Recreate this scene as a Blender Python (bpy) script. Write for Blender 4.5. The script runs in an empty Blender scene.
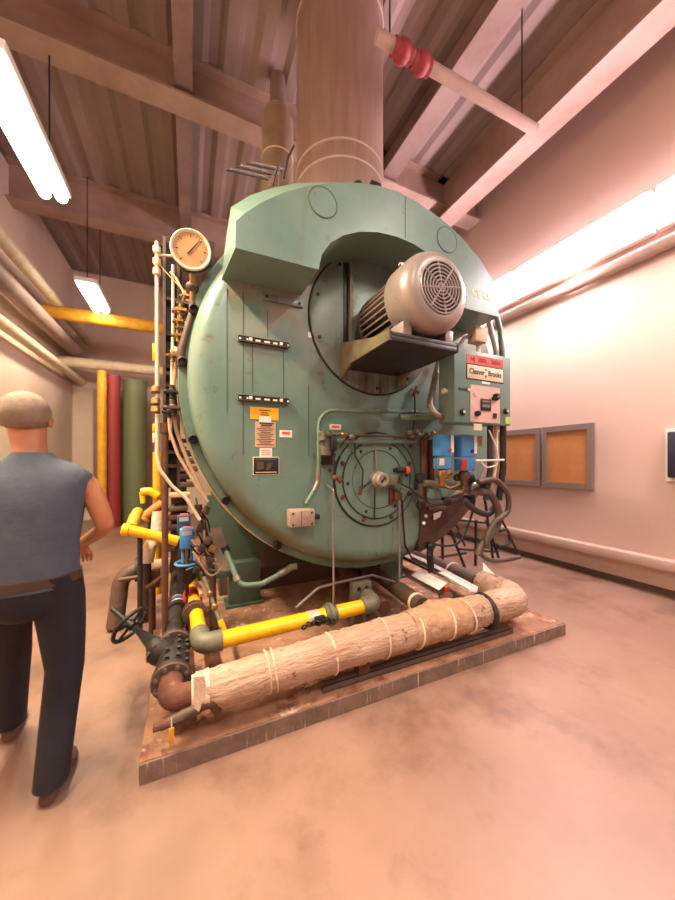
import bpy, bmesh, math, random
from mathutils import Vector, Matrix
random.seed(7)
SC = bpy.context.scene
COL = SC.collection
PI = math.pi
V = Vector

# ------------------------------------------------------------------ camera geometry (photo pixel + known plane -> world point)
YAW = math.radians(24.5); ca, sa = math.cos(YAW), math.sin(YAW)
CAM = (0.215, -1.747, 1.5); FPX = 325.0; CX, CY = 337.5, 462.0
def at(u, v, Y=None, X=None, Z=None):
    x = (u - CX) / FPX
    d = (x*ca + sa, -x*sa + ca, -(v - CY) / FPX)
    if Y is not None: t = (Y - CAM[1]) / d[1]
    elif X is not None: t = (X - CAM[0]) / d[0]
    else: t = (Z - CAM[2]) / d[2]
    return V((CAM[0] + t*d[0], CAM[1] + t*d[1], CAM[2] + t*d[2]))

# ------------------------------------------------------------------ materials
def lin(c):
    r = []
    for k in c[:3]:
        k = k / 255.0
        r.append(k / 12.92 if k <= .04045 else ((k + .055) / 1.055) ** 2.4)
    return (r[0], r[1], r[2], 1)
MATS = {}
def M(name, c, rough=.5, metal=0.0, c2=None, sc=5.0, bump=0.0, bsc=40.0, spots=None, streak=None, emit=0.0, stretch=None, zones=()):
    m = bpy.data.materials.new(name); m.use_nodes = True
    nt = m.node_tree; N = nt.nodes; L = nt.links
    b = N['Principled BSDF']
    b.inputs['Roughness'].default_value = rough; b.inputs['Metallic'].default_value = metal
    b.inputs['Base Color'].default_value = lin(c)
    tc = N.new('ShaderNodeTexCoord')
    def noise(scale, detail=5, st=None, off=0.0):
        mp = N.new('ShaderNodeMapping')
        if st: mp.inputs['Scale'].default_value = st
        mp.inputs['Location'].default_value = (off, off*.7, off*1.3)
        L.new(tc.outputs['Object'], mp.inputs['Vector'])
        n = N.new('ShaderNodeTexNoise'); n.inputs['Scale'].default_value = scale; n.inputs['Detail'].default_value = detail
        n.inputs['Roughness'].default_value = .65
        L.new(mp.outputs['Vector'], n.inputs['Vector']); return n
    def ramp(src, lo, hi):
        r = N.new('ShaderNodeMapRange'); r.inputs[1].default_value = lo; r.inputs[2].default_value = hi
        L.new(src, r.inputs[0]); return r.outputs[0]
    cur = None
    def mix(cur, col, fac):
        x = N.new('ShaderNodeMix'); x.data_type = 'RGBA'
        L.new(fac, x.inputs[0])
        if cur is None: x.inputs[6].default_value = lin(c)
        else: L.new(cur, x.inputs[6])
        x.inputs[7].default_value = lin(col)
        return x.outputs[2]
    if c2:
        n = noise(sc, 6, stretch); cur = mix(cur, c2, ramp(n.outputs['Fac'], .36, .68))
    if spots:
        n = noise(spots[1], 8, None, 3.7); cur = mix(cur, spots[0], ramp(n.outputs['Fac'], spots[2], spots[3]))
    if streak:
        n = noise(streak[1], 4, (1, 1, .08), 9.1); cur = mix(cur, streak[0], ramp(n.outputs['Fac'], streak[2], streak[3]))
    if zones:
        sp = N.new('ShaderNodeSeparateXYZ'); L.new(tc.outputs['Object'], sp.inputs[0])
    for zi, (zc, lims, zs, lo, hi, st) in enumerate(zones):      # stains of their own place and shape, plus the door's painted sheen
        n = noise(zs, 6, st, 2.1 + zi*5); f = ramp(n.outputs['Fac'], lo, hi)
        for ax, a, e in lims:
            if ax == 'R':
                cx = N.new('ShaderNodeCombineXYZ'); L.new(sp.outputs[0], cx.inputs[0]); L.new(sp.outputs[2], cx.inputs[2])
                vm = N.new('ShaderNodeVectorMath'); vm.operation = 'DISTANCE'; L.new(cx.outputs[0], vm.inputs[0]); vm.inputs[1].default_value = (0, 0, 2.015)
                src = vm.outputs['Value']
            else: src = sp.outputs['XYZ'.index(ax)]
            mu = N.new('ShaderNodeMath'); mu.operation = 'MULTIPLY'; L.new(f, mu.inputs[0]); L.new(ramp(src, a, e), mu.inputs[1]); f = mu.outputs[0]
        cur = mix(cur, zc, f)
    if cur is not None: L.new(cur, b.inputs['Base Color'])
    if bump:
        n = noise(bsc, 4, stretch, 1.3); bp = N.new('ShaderNodeBump'); bp.inputs['Strength'].default_value = bump
        bp.inputs['Distance'].default_value = .02
        L.new(n.outputs['Fac'], bp.inputs['Height']); L.new(bp.outputs['Normal'], b.inputs['Normal'])
    if emit:
        b.inputs['Emission Color'].default_value = lin(c); b.inputs['Emission Strength'].default_value = emit
    MATS[name] = m
    return m

M('teal', (112,136,124), .33, 0, (97,122,112), 2.2, .04, 60, spots=((94,98,82), 8, .6, .72), streak=((112,114,98), 6, .56, .74))
M('teal_door', (112,136,124), .3, 0, (100,124,114), 2.2, .04, 60, spots=((92,98,84), 9, .6, .7), streak=((112,116,102), 6, .56, .74),
  zones=(((94,88,48), (('R', 1.40, 1.48), ('Z', 1.5, .9)), 2.2, .3, .55, None), ((112,62,38), (('R', 1.36, 1.5), ('X', .35, .7), ('Z', 1.1, .8)), 5, .38, .6, None),
         ((74,78,68), (('X', -.45, -.3), ('X', .5, .3), ('Z', 1.0, 1.15), ('Z', 1.75, 1.5)), 9, .48, .68, (1,1,.1)), ((84,66,54), (('X', -.4, -.2), ('X', .4, .2), ('Z', .45, .55), ('Z', 1.1, .95)), 12, .55, .68, (1,1,.06)),
         ((140,128,114), (('Z', 1.9, 2.5),), 3, .42, .62, None)))  # upper zone: pinkish ceiling reflection painted into the door colour
M('teal_dark', (82,100,84), .5, 0, (68,84,70), 3, .05, 50, spots=((90,70,52), 6, .62, .72))
M('teal_panel', (104,128,120), .38, 0, (96,120,112), 3)
M('teal_trim', (106,128,114), .5, 0, (88,106,90), 8, .06, 50, spots=((110,84,60), 14, .6, .72))
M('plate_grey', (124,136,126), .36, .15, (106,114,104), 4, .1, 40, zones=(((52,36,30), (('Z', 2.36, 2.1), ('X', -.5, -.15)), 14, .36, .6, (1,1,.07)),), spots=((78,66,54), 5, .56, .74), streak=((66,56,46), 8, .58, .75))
M('seam', (72,90,80), .7)
M('door_rim', (140,158,128), .45, 0, (122,146,122), 5, .05, 40)
M('motor_grey', (158,142,136), .36, .2, (142,126,120), 5, .08, 60, spots=((112,86,72), 12, .6, .75))
M('motor_dark', (86,78,74), .45, .3, (66,58,54), 8, .1, 40)
M('grille_hole', (22,18,18), .9)
M('bracket', (128,116,88), .55, .1, (96,84,62), 8, .1, 40, spots=((84,58,42), 9, .55, .7))
M('channel_grey', (108,90,82), .6, .1, (88,70,62), 6)
M('dark_steel', (58,54,52), .5, .4, (44,38,36), 6, .08, 40)
M('black', (26,25,26), .5, .1, (36,33,32), 10, .05, 60)
M('rubber', (50,44,42), .6, 0, (64,52,46), 6)
M('hose_brown', (92,74,64), .5, 0, (70,56,50), 8, .1, 60)
M('rust', (112,66,48), .8, .1, (80,48,38), 9, .25, 40, spots=((142,96,70), 14, .6, .72))
M('dark_rust', (84,52,40), .8, .1, (58,36,30), 7, .25, 40, spots=((110,72,52), 12, .6, .7))
M('iron', (56,48,46), .6, .35, (44,36,34), 9, .2, 40, spots=((92,60,46), 8, .58, .7))
M('brown_pipe', (98,74,62), .6, .2, (78,56,46), 5, .15, 30, spots=((120,84,62), 10, .6, .72))
M('steel', (158,150,144), .35, .8, (130,118,108), 6, .05, 60)
M('galv', (150,140,132), .42, .6, (120,108,98), 5, .05, 60)
M('stack_metal', (172,142,128), .3, .35, (156,126,112), 2.5, .02, 20, stretch=(6,6,.6))
M('band_metal', (214,196,184), .3, .4)
M('vent_metal', (190,166,138), .45, .3, (172,148,122), 3)
M('yellow', (246,186,24), .38, 0, (232,166,14), 6, .05, 40, spots=((168,110,30), 16, .66, .74))
M('yellow_dull', (222,164,44), .5, 0, (196,134,34), 7)
M('orange', (206,132,66), .55, 0, (180,108,52), 8)
M('fit_grey', (116,110,92), .55, .2, (98,92,76), 10, .15, 60)
M('red', (190,48,40), .45, 0, (160,36,30), 8)
M('red_bright', (236,84,66), .5)
M('blue', (62,134,198), .42, 0, (76,142,200), 5)
M('blue_dark', (44,78,112), .45, 0, (34,62,92), 6)
M('white', (232,226,214), .5)
M('cream', (226,206,176), .55, 0, (206,182,150), 7)
M('paper_tan', (208,170,138), .65, 0, (196,154,122), 20)
M('ink', (56,40,36), .7)
M('insul', (192,158,134), .8, 0, (166,124,98), 9, 1.0, 30, spots=((104,64,44), 11, .6, .68), stretch=(.35,1.6,1.6))
M('insul_white', (222,200,178), .75, 0, (192,158,130), 7, .6, 22, spots=((150,106,76), 8, .62, .74))
M('insul_patch', (190,150,116), .8, 0, (158,110,76), 7, .7, 26, spots=((226,196,160), 8, .6, .7))
M('concrete_pad', (168,122,94), .82, 0, (120,78,56), 4, .3, 30, spots=((112,62,40), 5, .55, .66), streak=((208,178,154), 9, .6, .72))
M('pad_side', (134,108,94), .85, 0, (104,82,70), 5, .3, 30, streak=((196,172,152), 40, .6, .72), spots=((150,104,76), 6, .6, .7))
M('floor', (150,115,99), .45, 0, (130,98,82), 1.1, .05, 12, spots=((110,78,64), 1.7, .5, .7))
M('wall', (210,176,162), .75, 0, (202,168,154), .6)
M('wall_beige', (226,202,184), .8, 0, (212,184,164), .6)
M('kerb', (198,168,152), .8, 0, (188,156,140), 2)
M('base_dark', (100,76,66), .8)
M('ceil', (158,134,128), .8, 0, (144,120,114), .7)
M('beam', (156,130,122), .7, .1, (124,98,90), 1.2)
M('beam_light', (182,152,140), .7, .05, (154,122,108), 1.2)
M('tan_board', (196,128,74), .7, 0, (180,110,60), 2.5)
M('frame_grey', (130,108,98), .6)
M('navy', (46,40,58), .5)
M('tube_warm', (255,246,226), .4, emit=16.0)
M('tube_pink', (255,232,242), .4, emit=32.0)
M('fixture', (226,216,210), .5)
M('glass_lens', (240,236,230), .3)
M('brass', (168,128,78), .35, .7, (128,92,56), 10)
M('dial', (186,132,88), .6, 0, (198,146,100), 5)
M('box_grey', (172,146,134), .5, .1, (150,124,112), 6, .1, 40, spots=((120,92,76), 12, .6, .7))
M('green_tag', (176,206,96), .5)
M('skin', (184,120,84), .55, 0, (172,106,72), 8)
M('hair', (122,100,84), .75, 0, (148,124,104), 14, .4, 80)
M('vest', (78,82,96), .85, 0, (64,68,82), 5, .2, 60)
M('trousers', (30,26,36), .85, 0, (22,19,28), 6, .2, 60)
M('boot', (98,66,52), .6, 0, (74,50,42), 8)
M('belt', (70,48,36), .5)
M('green_pipe', (108,112,78), .6)
M('dull_red', (150,48,52), .6)
M('foil', (216,204,198), .35, .3, (180,160,150), 9, .4, 24)
M('wood', (170,118,78), .75, 0, (140,92,58), 6, .2, 30, stretch=(1,8,8))

# ------------------------------------------------------------------ mesh builder
def basis(d):
    d = V(d).normalized()
    a = V((0, 0, 1)) if abs(d.z) < .9 else V((1, 0, 0))
    x = a.cross(d).normalized(); y = d.cross(x).normalized()
    return x, y, d
def fillet(pts, bend):
    pts = [V(p) for p in pts]
    if bend <= 0 or len(pts) < 3: return pts
    out = [pts[0]]
    for i in range(1, len(pts) - 1):
        p, a, b = pts[i], pts[i-1], pts[i+1]
        da, db = (a - p), (b - p)
        la, lb = da.length, db.length
        if la < 1e-6 or lb < 1e-6: continue
        da, db = da / la, db / lb
        ang = da.angle(db)
        if ang > PI - .05: out.append(p); continue
        t = min(bend / math.tan(ang / 2), la * .48, lb * .48)
        r = t * math.tan(ang / 2)
        c = p + (da + db).normalized() * (r / math.sin(ang / 2))
        s, e = p + da * t - c, p + db * t - c
        n = 7
        tot = s.angle(e); axis = s.cross(e).normalized()
        for k in range(n + 1):
            out.append(c + Matrix.Rotation(tot * k / n, 3, axis) @ s)
    out.append(pts[-1]); return out
def spline(pts, n=8):
    P = [V(p) for p in pts]; P = [P[0]*2 - P[1]] + P + [P[-1]*2 - P[-2]]; out = []
    for i in range(1, len(P)-2):
        a, b, c, d = P[i-1:i+3]
        for k in range(n):
            t = k/n; out.append(.5*((2*b) + (c-a)*t + (2*a-5*b+4*c-d)*t*t + (3*b-a-3*c+d)*t**3))
    return out + [P[-2]]
class MB:
    def __init__(s): s.bm = bmesh.new()
    def box(s, c, d, rot=None, bev=0.0):
        r = bmesh.ops.create_cube(s.bm, size=1)
        mt = Matrix.Translation(V(c)) @ (rot.to_4x4() if rot else Matrix()) @ Matrix.Diagonal((d[0], d[1], d[2], 1))
        bmesh.ops.transform(s.bm, matrix=mt, verts=r['verts'])
        if bev > 0:
            es = list({e for v in r['verts'] for e in v.link_edges})
            bmesh.ops.bevel(s.bm, geom=es, offset=bev, segments=2, affect='EDGES', profile=.5)
        return s
    def b2(s, lo, hi, bev=0.0):
        return s.box([(a+b)/2 for a, b in zip(lo, hi)], [abs(b-a) for a, b in zip(lo, hi)], None, bev)
    def prism(s, poly, ext):
        ext = V(ext)
        a = [s.bm.verts.new(V(p)) for p in poly]; b = [s.bm.verts.new(V(p) + ext) for p in poly]
        n = len(a)
        s.bm.faces.new(a); s.bm.faces.new(b[::-1])
        for i in range(n): s.bm.faces.new((a[i], b[i], b[(i+1) % n], a[(i+1) % n]))
        return s
    def rings(s, rs, closed=False, cap=True):
        R = [[s.bm.verts.new(p) for p in r] for r in rs]
        n = len(R[0]); m = len(R)
        for i in range(m if closed else m - 1):
            p, q = R[i], R[(i+1) % m]
            for k in range(n): s.bm.faces.new((p[k], p[(k+1) % n], q[(k+1) % n], q[k]))
        if cap and not closed:
            s.bm.faces.new(R[0][::-1]); s.bm.faces.new(R[-1])
        return s
    def lathe(s, prof, o, axis, seg=32, loop=False):
        x, y, d = basis(axis); o = V(o); rs = []
        for r, h in prof:
            r = max(r, 1e-4)
            rs.append([o + d*h + x*(r*math.cos(2*PI*k/seg)) + y*(r*math.sin(2*PI*k/seg)) for k in range(seg)])
        return s.rings(rs, loop)
    def cyl(s, a, b, r, r2=None, seg=20):
        a, b = V(a), V(b); return s.lathe([(r, 0), (r if r2 is None else r2, (b-a).length)], a, b - a, seg)
    def torus(s, c, axis, R, r, seg=32, ms=8):
        x, y, d = basis(axis); c = V(c); rs = []
        for i in range(seg):
            u = x*math.cos(2*PI*i/seg) + y*math.sin(2*PI*i/seg)
            rs.append([c + u*(R + r*math.cos(2*PI*k/ms)) + d*(r*math.sin(2*PI*k/ms)) for k in range(ms)])
        return s.rings(rs, True)
    def tube(s, pts, r, seg=10, bend=.05, sub=0.0, jit=0.0, rad=None):
        P = fillet(pts, bend)
        if sub:
            Q = []
            for a, b in zip(P, P[1:]):
                n = max(1, int((b-a).length / sub))
                Q += [a.lerp(b, k / n) for k in range(n)]
            P = Q + [P[-1]]
        P = [p for i, p in enumerate(P) if i == 0 or (p - P[i-1]).length > 1e-5]
        T = []
        for i in range(len(P)):
            t = (P[min(i+1, len(P)-1)] - P[max(i-1, 0)]); T.append(t.normalized())
        x, y, d = basis(T[0]); rs = []
        for i, p in enumerate(P):
            if i:
                q = T[i-1].rotation_difference(T[i]); x = q @ x; y = q @ y
            rr = rad(i / (len(P)-1)) if rad else r
            rs.append([p + (x*math.cos(2*PI*k/seg) + y*math.sin(2*PI*k/seg)) * (rr * (1 + random.uniform(-jit, jit))) for k in range(seg)])
        return s.rings(rs)
    def sph(s, c, r, sc=(1,1,1), seg=20):
        q = bmesh.ops.create_uvsphere(s.bm, u_segments=seg, v_segments=seg*2//3, radius=r)
        bmesh.ops.transform(s.bm, matrix=Matrix.Translation(V(c)) @ Matrix.Diagonal((*sc, 1)), verts=q['verts']); return s
    def loft(s, secs, seg=24):      # (cx,cy,z,rx,ry)
        return s.rings([[V((cx + rx*math.cos(2*PI*k/seg), cy + ry*math.sin(2*PI*k/seg), z)) for k in range(seg)] for cx, cy, z, rx, ry in secs])
    def grid(s, front, fn):
        return s

WLOC = {}
def wl(o): return WLOC.get(o.name, V((0,0,0))) if o else V((0,0,0))
def link(o, parent):
    COL.objects.link(o)
    if parent: o.parent = parent
def ob(name, mb, mat, parent=None, smooth=40, label=None):
    bm = mb.bm
    base = wl(parent)
    if parent is None:
        base = V((0,0,0))
        if bm.verts:
            lo = V([min(v.co[i] for v in bm.verts) for i in range(3)]); hi = V([max(v.co[i] for v in bm.verts) for i in range(3)])
            base = V(((lo.x+hi.x)/2, (lo.y+hi.y)/2, lo.z))
    bmesh.ops.translate(bm, verts=bm.verts, vec=-base)
    bmesh.ops.recalc_face_normals(bm, faces=bm.faces)
    me = bpy.data.meshes.new(name); bm.to_mesh(me); bm.free()
    me.materials.append(MATS[mat] if isinstance(mat, str) else mat)
    if smooth:
        for p in me.polygons: p.use_smooth = True
        me.set_sharp_from_angle(angle=math.radians(smooth))
    o = bpy.data.objects.new(name, me); link(o, parent)
    if parent is None: o.location = base
    WLOC[o.name] = base
    if label: o['label'] = label
    return o
def tag(o, label, cat, group=None):
    o['label'] = label; o['category'] = cat
    if group: o['group'] = group
    return o
def thing(name, label, cat, loc, group=None):
    o = bpy.data.objects.new(name, None); o.empty_display_size = .1
    COL.objects.link(o); o.location = V(loc); WLOC[o.name] = V(loc)
    return tag(o, label, cat, group)
def struct(name, mb, mat, smooth=40):
    o = ob(name, mb, mat, None, smooth); o['kind'] = 'structure'; return o
def clone(src, parent, off, name=None):
    o = src.copy(); o.parent = parent; COL.objects.link(o); o.location = src.location + V(off); return o
def bolts(parent, pts, axis, r=.012, h=.012, mat='iron', name='bolt', seg=6):
    base = None; out = []
    for p in pts:
        if base is None:
            m = MB(); m.lathe([(r*1.5, 0), (r*1.5, h*.25), (r, h*.25), (r, h)], p, axis, seg)
            base = ob(name, m, mat, parent, 30); p0 = V(p); out.append(base)
        else:
            out.append(clone(base, parent, V(p) - p0))
    return out
def circ(c, R, n, axis='Y', ph=0.0):
    c = V(c); r = []
    for k in range(n):
        a = ph + 2*PI*k/n; u, w = R*math.cos(a), R*math.sin(a)
        r.append(c + (V((u, 0, w)) if axis == 'Y' else V((0, u, w)) if axis == 'X' else V((u, w, 0))))
    return r
def text(name, s, center, size, mat, parent, width=None, ext=.0015, bold=0.0, rx=PI/2):
    cu = bpy.data.curves.new('t', 'FONT'); cu.body = s; cu.size = size; cu.align_x = 'CENTER'; cu.align_y = 'CENTER'
    cu.extrude = ext; cu.offset = bold; cu.resolution_u = 3
    t = bpy.data.objects.new('t', cu); COL.objects.link(t)
    bpy.context.view_layer.update()
    me = bpy.data.meshes.new_from_object(t.evaluated_get(bpy.context.evaluated_depsgraph_get()))
    bpy.data.objects.remove(t); bpy.data.curves.remove(cu)
    w = max(v.co.x for v in me.vertices) - min(v.co.x for v in me.vertices)
    k = (width / w) if width else 1
    me.transform(Matrix.Translation(V(center) - wl(parent)) @ Matrix.Rotation(rx, 4, 'X') @ Matrix.Diagonal((k, 1, 1, 1)))
    me.materials.clear(); me.materials.append(MATS[mat])
    o = bpy.data.objects.new(name, me); link(o, parent); WLOC[o.name] = wl(parent); return o

# ------------------------------------------------------------------ room
XL, XR, YF, YB, ZC = -2.5, 5.1, -6.5, 8.6, 6.4
struct('floor', MB().b2((XL-.2, YF, -.1), (XR+.2, YB+.2, 0)), 'floor')
struct('wall_right', MB().b2((XR, YF, 0), (XR+.2, YB+.2, ZC)), 'wall')
struct('wall_left', MB().b2((XL-.2, YF, 0), (XL, YB+.2, ZC)), 'wall_beige')
struct('wall_back', MB().b2((XL, YB, 0), (XR, YB+.2, ZC)), 'wall_beige')
m = MB()
m.b2((XL-.2, YF, ZC+.08), (XR+.2, YB+.2, ZC+.2))
x = XL
while x < XR:
    m.prism([(x, YF, ZC+.08), (x+.07, YF, ZC+.035), (x+.2, YF, ZC+.035), (x+.27, YF, ZC+.08)], (0, YB-YF, 0)); x += .38
struct('ceiling', m, 'ceil', 20)
struct('baseboard_right', MB().b2((XR-.03, YF, .0), (XR-.001, YB, .09)), 'base_dark')
m = MB(); m.b2((XR-.14, YF, .3), (XR-.001, YB, .42), .015); m.b2((XR-.06, YF, .09), (XR-.001, YB, .3))
struct('trim_right', m, 'kerb')
def ibeam(a, b, w, h, mat, name):      # along X or Y, hung from the ceiling
    a, b = V(a), V(b); h = ZC + .06 - a.z; m = MB(); d = (b-a); ax = d.normalized(); sx = V((ax.y, -ax.x, 0))
    for zz, hh, ww in ((0, .03, w), (h-.03, .03, w), (.03, h-.06, .03)):
        p = [a + sx*(-ww/2) + V((0,0,zz)), a + sx*(ww/2) + V((0,0,zz)), a + sx*(ww/2) + V((0,0,zz+hh)), a + sx*(-ww/2) + V((0,0,zz+hh))]
        m.prism(p, d)
    return struct(name, m, mat, 20)
ibeam((XL, 2.75, 5.95), (XR, 2.75, 5.95), .3, .45, 'beam_light', 'trim_beam')
ibeam((XL, 5.4, 5.8), (XR, 5.4, 5.8), .3, .6, 'beam_light', 'trim_beam')
ibeam((XR-.75, YF, 5.75), (XR-.75, YB, 5.75), .34, .65, 'beam_light', 'trim_girder')
ibeam((XR-2.0, YF, 6.02), (XR-2.0, YB, 6.02), .26, .37, 'beam', 'trim_girder')
ibeam((.15, YF, 6.04), (.15, YB, 6.04), .2, .35, 'beam', 'trim_girder')

# ------------------------------------------------------------------ lamps
def strip(name, label, c, L, mat, watts, col, down=(0,0,-1), rods=True, group=None, wall=False):
    c = V(c); t = thing(name, label, 'light fixture', c, group)
    m = MB()
    if wall: m.b2((c.x+.0, c.y-L/2, c.z-.24), (c.x+.10, c.y+L/2, c.z+.24), .01)
    else: m.b2((c.x-.16, c.y-L/2, c.z+.04), (c.x+.16, c.y+L/2, c.z+.12), .01)
    ob('housing', m, 'fixture', t)
    for s in (-1, 1):
        m = MB()
        if wall: m.box((c.x-.03, c.y, c.z+s*.115), (.06, L-.02, .21), None, .02)
        else: m.cyl((c.x+s*.075, c.y-L/2+.03, c.z), (c.x+s*.075, c.y+L/2-.03, c.z), .055, seg=14)
        ob('tube', m, mat, t)
    if rods:
        for s in (-1, 1):
            ob('hanger_rod', MB().cyl((c.x, c.y+s*L*.4, c.z+.1), (c.x, c.y+s*L*.4, ZC), .008, seg=6), 'dark_steel', t)
    ld = bpy.data.lights.new('lamp', 'AREA'); ld.shape = 'RECTANGLE'; ld.size = .2; ld.size_y = L; ld.energy = watts; ld.color = col
    lo = bpy.data.objects.new('lamp', ld); COL.objects.link(lo); lo.parent = t
    lo.location = V(down).normalized() * (.1 if not wall else .3)
    lo.rotation_euler = V(down).to_track_quat('-Z', 'X').to_euler() if not wall else V(down).to_track_quat('-Z', 'Y').to_euler()
    if not wall: lo.rotation_euler = (0, 0, 0)
    return t
WARM = (1, .84, .6); PINK = (1, .86, .86); MID = (1, .90, .82)
strip('strip_light', 'long fluorescent strip light hung at upper left, the nearer and larger glare', (-1.18, 2.2, 4.5), 1.5, 'tube_warm', 120, WARM)
strip('strip_light', 'short fluorescent strip light hung far back on the left, beyond the yellow overhead beam', (-1.38, 5.55, 4.5), 1.1, 'tube_warm', 60, WARM)
for i, (y, lab) in enumerate(((-.75, 'tube light high on the right wall, nearest the camera end of the row'), (.95, 'tube light high on the right wall, middle of the glaring row'), (2.65, 'tube light high on the right wall, far end of the row behind the boiler'))):
    strip('wall_light', lab, (4.98, y, 4.34), 1.66, 'tube_pink', 150, PINK, (-.12, 0, -1), False, 'tube lights along the right wall', True)
strip('strip_light', 'long fluorescent strip light hung at left in line with the others, nearest the camera', (-1.15, .15, 4.5), 1.5, 'tube_warm', 360, (1, .86, .58))
strip('ceiling_light', 'ceiling strip light behind the camera on the left side', (.2, -3.6, 5.4), 1.6, 'tube_warm', 105, MID)
strip('ceiling_light', 'ceiling strip light behind the camera on the right side', (3.2, -3.2, 5.4), 1.6, 'tube_warm', 130, MID)

w = bpy.data.worlds.new('W'); SC.world = w; w.use_nodes = True
w.node_tree.nodes['Background'].inputs[0].default_value = (1, .84, .76, 1); w.node_tree.nodes['Background'].inputs[1].default_value = .38

# ------------------------------------------------------------------ background things
def pipe(name, label, pts, r, mat, cat='pipe', bend=.1, group=None, seg=14):
    return tag(ob(name, MB().tube(pts, r, seg, bend), mat), label, cat, group)
pipe('overhead_pipe', 'pale overhead pipe running along the top of the left wall', [(-2.15, .5, 4.6), (-2.15, YB, 4.6)], .1, 'cream')
pipe('overhead_pipe', 'lower pale pipe along the left wall, above the person', [(-2.3, .5, 3.55), (-2.3, YB, 3.55)], .09, 'cream')
pipe('overhead_duct', 'brownish round duct along the left wall between two pale pipes', [(-2.22, .5, 4.1), (-2.22, YB, 4.1)], .14, 'beam')
pipe('yellow_beam', 'yellow overhead gas pipe crossing the far left of the room', [(XL, 6.3, 4.42), (1.2, 6.3, 4.42)], .13, 'yellow_dull')
pipe('cross_pipe', 'pale pipe crossing the far left below the yellow overhead pipe', [(XL+.02, 7.6, 3.80), (1.0, 7.6, 3.80)], .12, 'cream')
for nm, lab, u, mt, r in (('yellow_post', 'yellow vertical pipe standing at the far left, beside the red one', 102, 'yellow_dull', .09), ('red_post', 'red vertical pipe standing at the far left of the room', 113, 'dull_red', .15), ('green_post', 'green vertical pipe standing at the far left, behind the yellow valve handle', 135, 'green_pipe', .26)):
    yy = 6.9 + .35*('red' in nm) + .75*('green' in nm); p = at(u, 470, Y=yy)
    pipe(nm, lab, [(p.x, yy, 0), (p.x, yy, 3.5)], r, mt, 'pipe')
p = at(146, 470, Y=7.9)
tag(ob('grey_cabinet', MB().b2((-1.95, 8.05, 0), (-1.2, 8.58, 3.3), .02), 'frame_grey'), 'tall grey cabinet against the far wall behind the coloured vertical pipes', 'cabinet')
# sprinkler main with two red valves
t = thing('sprinkler_pipe', 'pale sprinkler pipe crossing under the ceiling at upper right with red fittings', 'pipe', (3.0, .55, 5.0))
ob('pipe_run', MB().tube([(1.62, .56, 5.02), (3.55, .52, 5.02)], .05, 12), 'beam_light', t)
for u in (402, 421):
    q = at(u, 52 + (u-402)*.65, Y=.56); q.z = 5.02
    m = MB(); m.sph(q, .085, (1, 1, 1)); m.cyl(q - V((.09,0,0)), q + V((.09,0,0)), .065, seg=14); ob('red_fitting', m, 'dull_red', t)
for x in (1.75, 3.4):
    ob('hanger_rod', MB().cyl((x, .56, 5.06), (x, .56, ZC), .008, seg=6), 'dark_steel', t)
pipe('wall_pipe', 'pink-tinted pipe along the right wall just below the tube lights', [(XR-.09, -4, 3.92), (XR-.09, YB, 3.92)], .075, 'beam_light')
# framed boards on the right wall
for (y0, y1, lab) in ((.76, 1.42, 'tan board in a grey frame on the right wall, the nearer of the pair'), (1.47, 2.3, 'tan board in a grey frame on the right wall, half hidden behind the boiler')):
    t = thing('wall_board', lab, 'board', (XR-.03, (y0+y1)/2, 1.15), 'framed boards on the right wall')
    ob('board', MB().b2((XR-.035, y0+.06, 1.21), (XR-.001, y1-.06, 1.94)), 'tan_board', t)
    m = MB()
    for lo, hi in (((y0, 1.13), (y1, 1.21)), ((y0, 1.94), (y1, 2.02)), ((y0, 1.21), (y0+.06, 1.94)), ((y1-.06, 1.21), (y1, 1.94))):
        m.b2((XR-.06, lo[0], lo[1]), (XR-.001, hi[0], hi[1]))
    ob('frame', m, 'frame_grey', t)
wy = at(667, 455, X=XR-.12).y
m = MB(); m.b2((XR-.12, wy-.35, 1.33), (XR-.001, wy, 1.83), .01)
t = thing('wall_box', 'dark navy box on the right wall at the edge of the photo', 'box', (XR-.06, -.27, 1.33))
ob('case', m, 'navy', t)
m = MB()
for lo, hi in (((wy-.39, 1.29), (wy+.04, 1.33)), ((wy-.39, 1.83), (wy+.04, 1.87)), ((wy-.39, 1.33), (wy-.35, 1.83)), ((wy, 1.33), (wy+.04, 1.83))):
    m.b2((XR-.05, lo[0], lo[1]), (XR-.001, hi[0], hi[1]))
ob('frame', m, 'white', t)

# ------------------------------------------------------------------ plinth
t = thing('concrete_plinth', 'low stained concrete plinth the boiler stands on', 'plinth', (1.6, 3.2, 0))
ob('slab', MB().b2((0, .012, 0), (3.19, 6.4, .1), .006), 'concrete_pad', t)
ob('edge_strip', MB().b2((.003, 0, .001), (3.187, .012, .094)), 'pad_side', t, label='streaked grey front edge')

# ------------------------------------------------------------------ boiler
BX, BZ = 1.70, 2.115
boiler = thing('boiler', 'large round teal fire-tube boiler on the concrete plinth', 'boiler', (BX, 2.6, .1))
ob('shell', MB().lathe([(1.46, 0), (1.5, .02), (1.5, 4.6), (1.46, 4.62)], (BX, .95, BZ), (0,1,0), 96), 'teal', boiler)
ob('front_flange', MB().lathe([(1.3, 0), (1.555, 0), (1.56, .01), (1.56, .12), (1.5, .13)], (BX, .80, BZ), (0,1,0), 128), 'teal_trim', boiler)
ob('flange_trim', MB().torus((BX, .93, BZ), (0,1,0), 1.562, .014, 128, 8), 'cream', boiler, label='pale copper-coloured conduit round the flange')
prof = [(1e-4, 0), (1.36, 0)]
for k in range(1, 9):
    a = k * PI/16; prof.append((1.36 + .14*math.sin(a), .12*(1 - math.cos(a))))
prof += [(1.5, .15), (1.40, .16)]
door = ob('front_door', MB().lathe(prof, (BX, .65, BZ), (0,1,0), 128), 'teal_door', boiler, 35)
FY = .65
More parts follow.
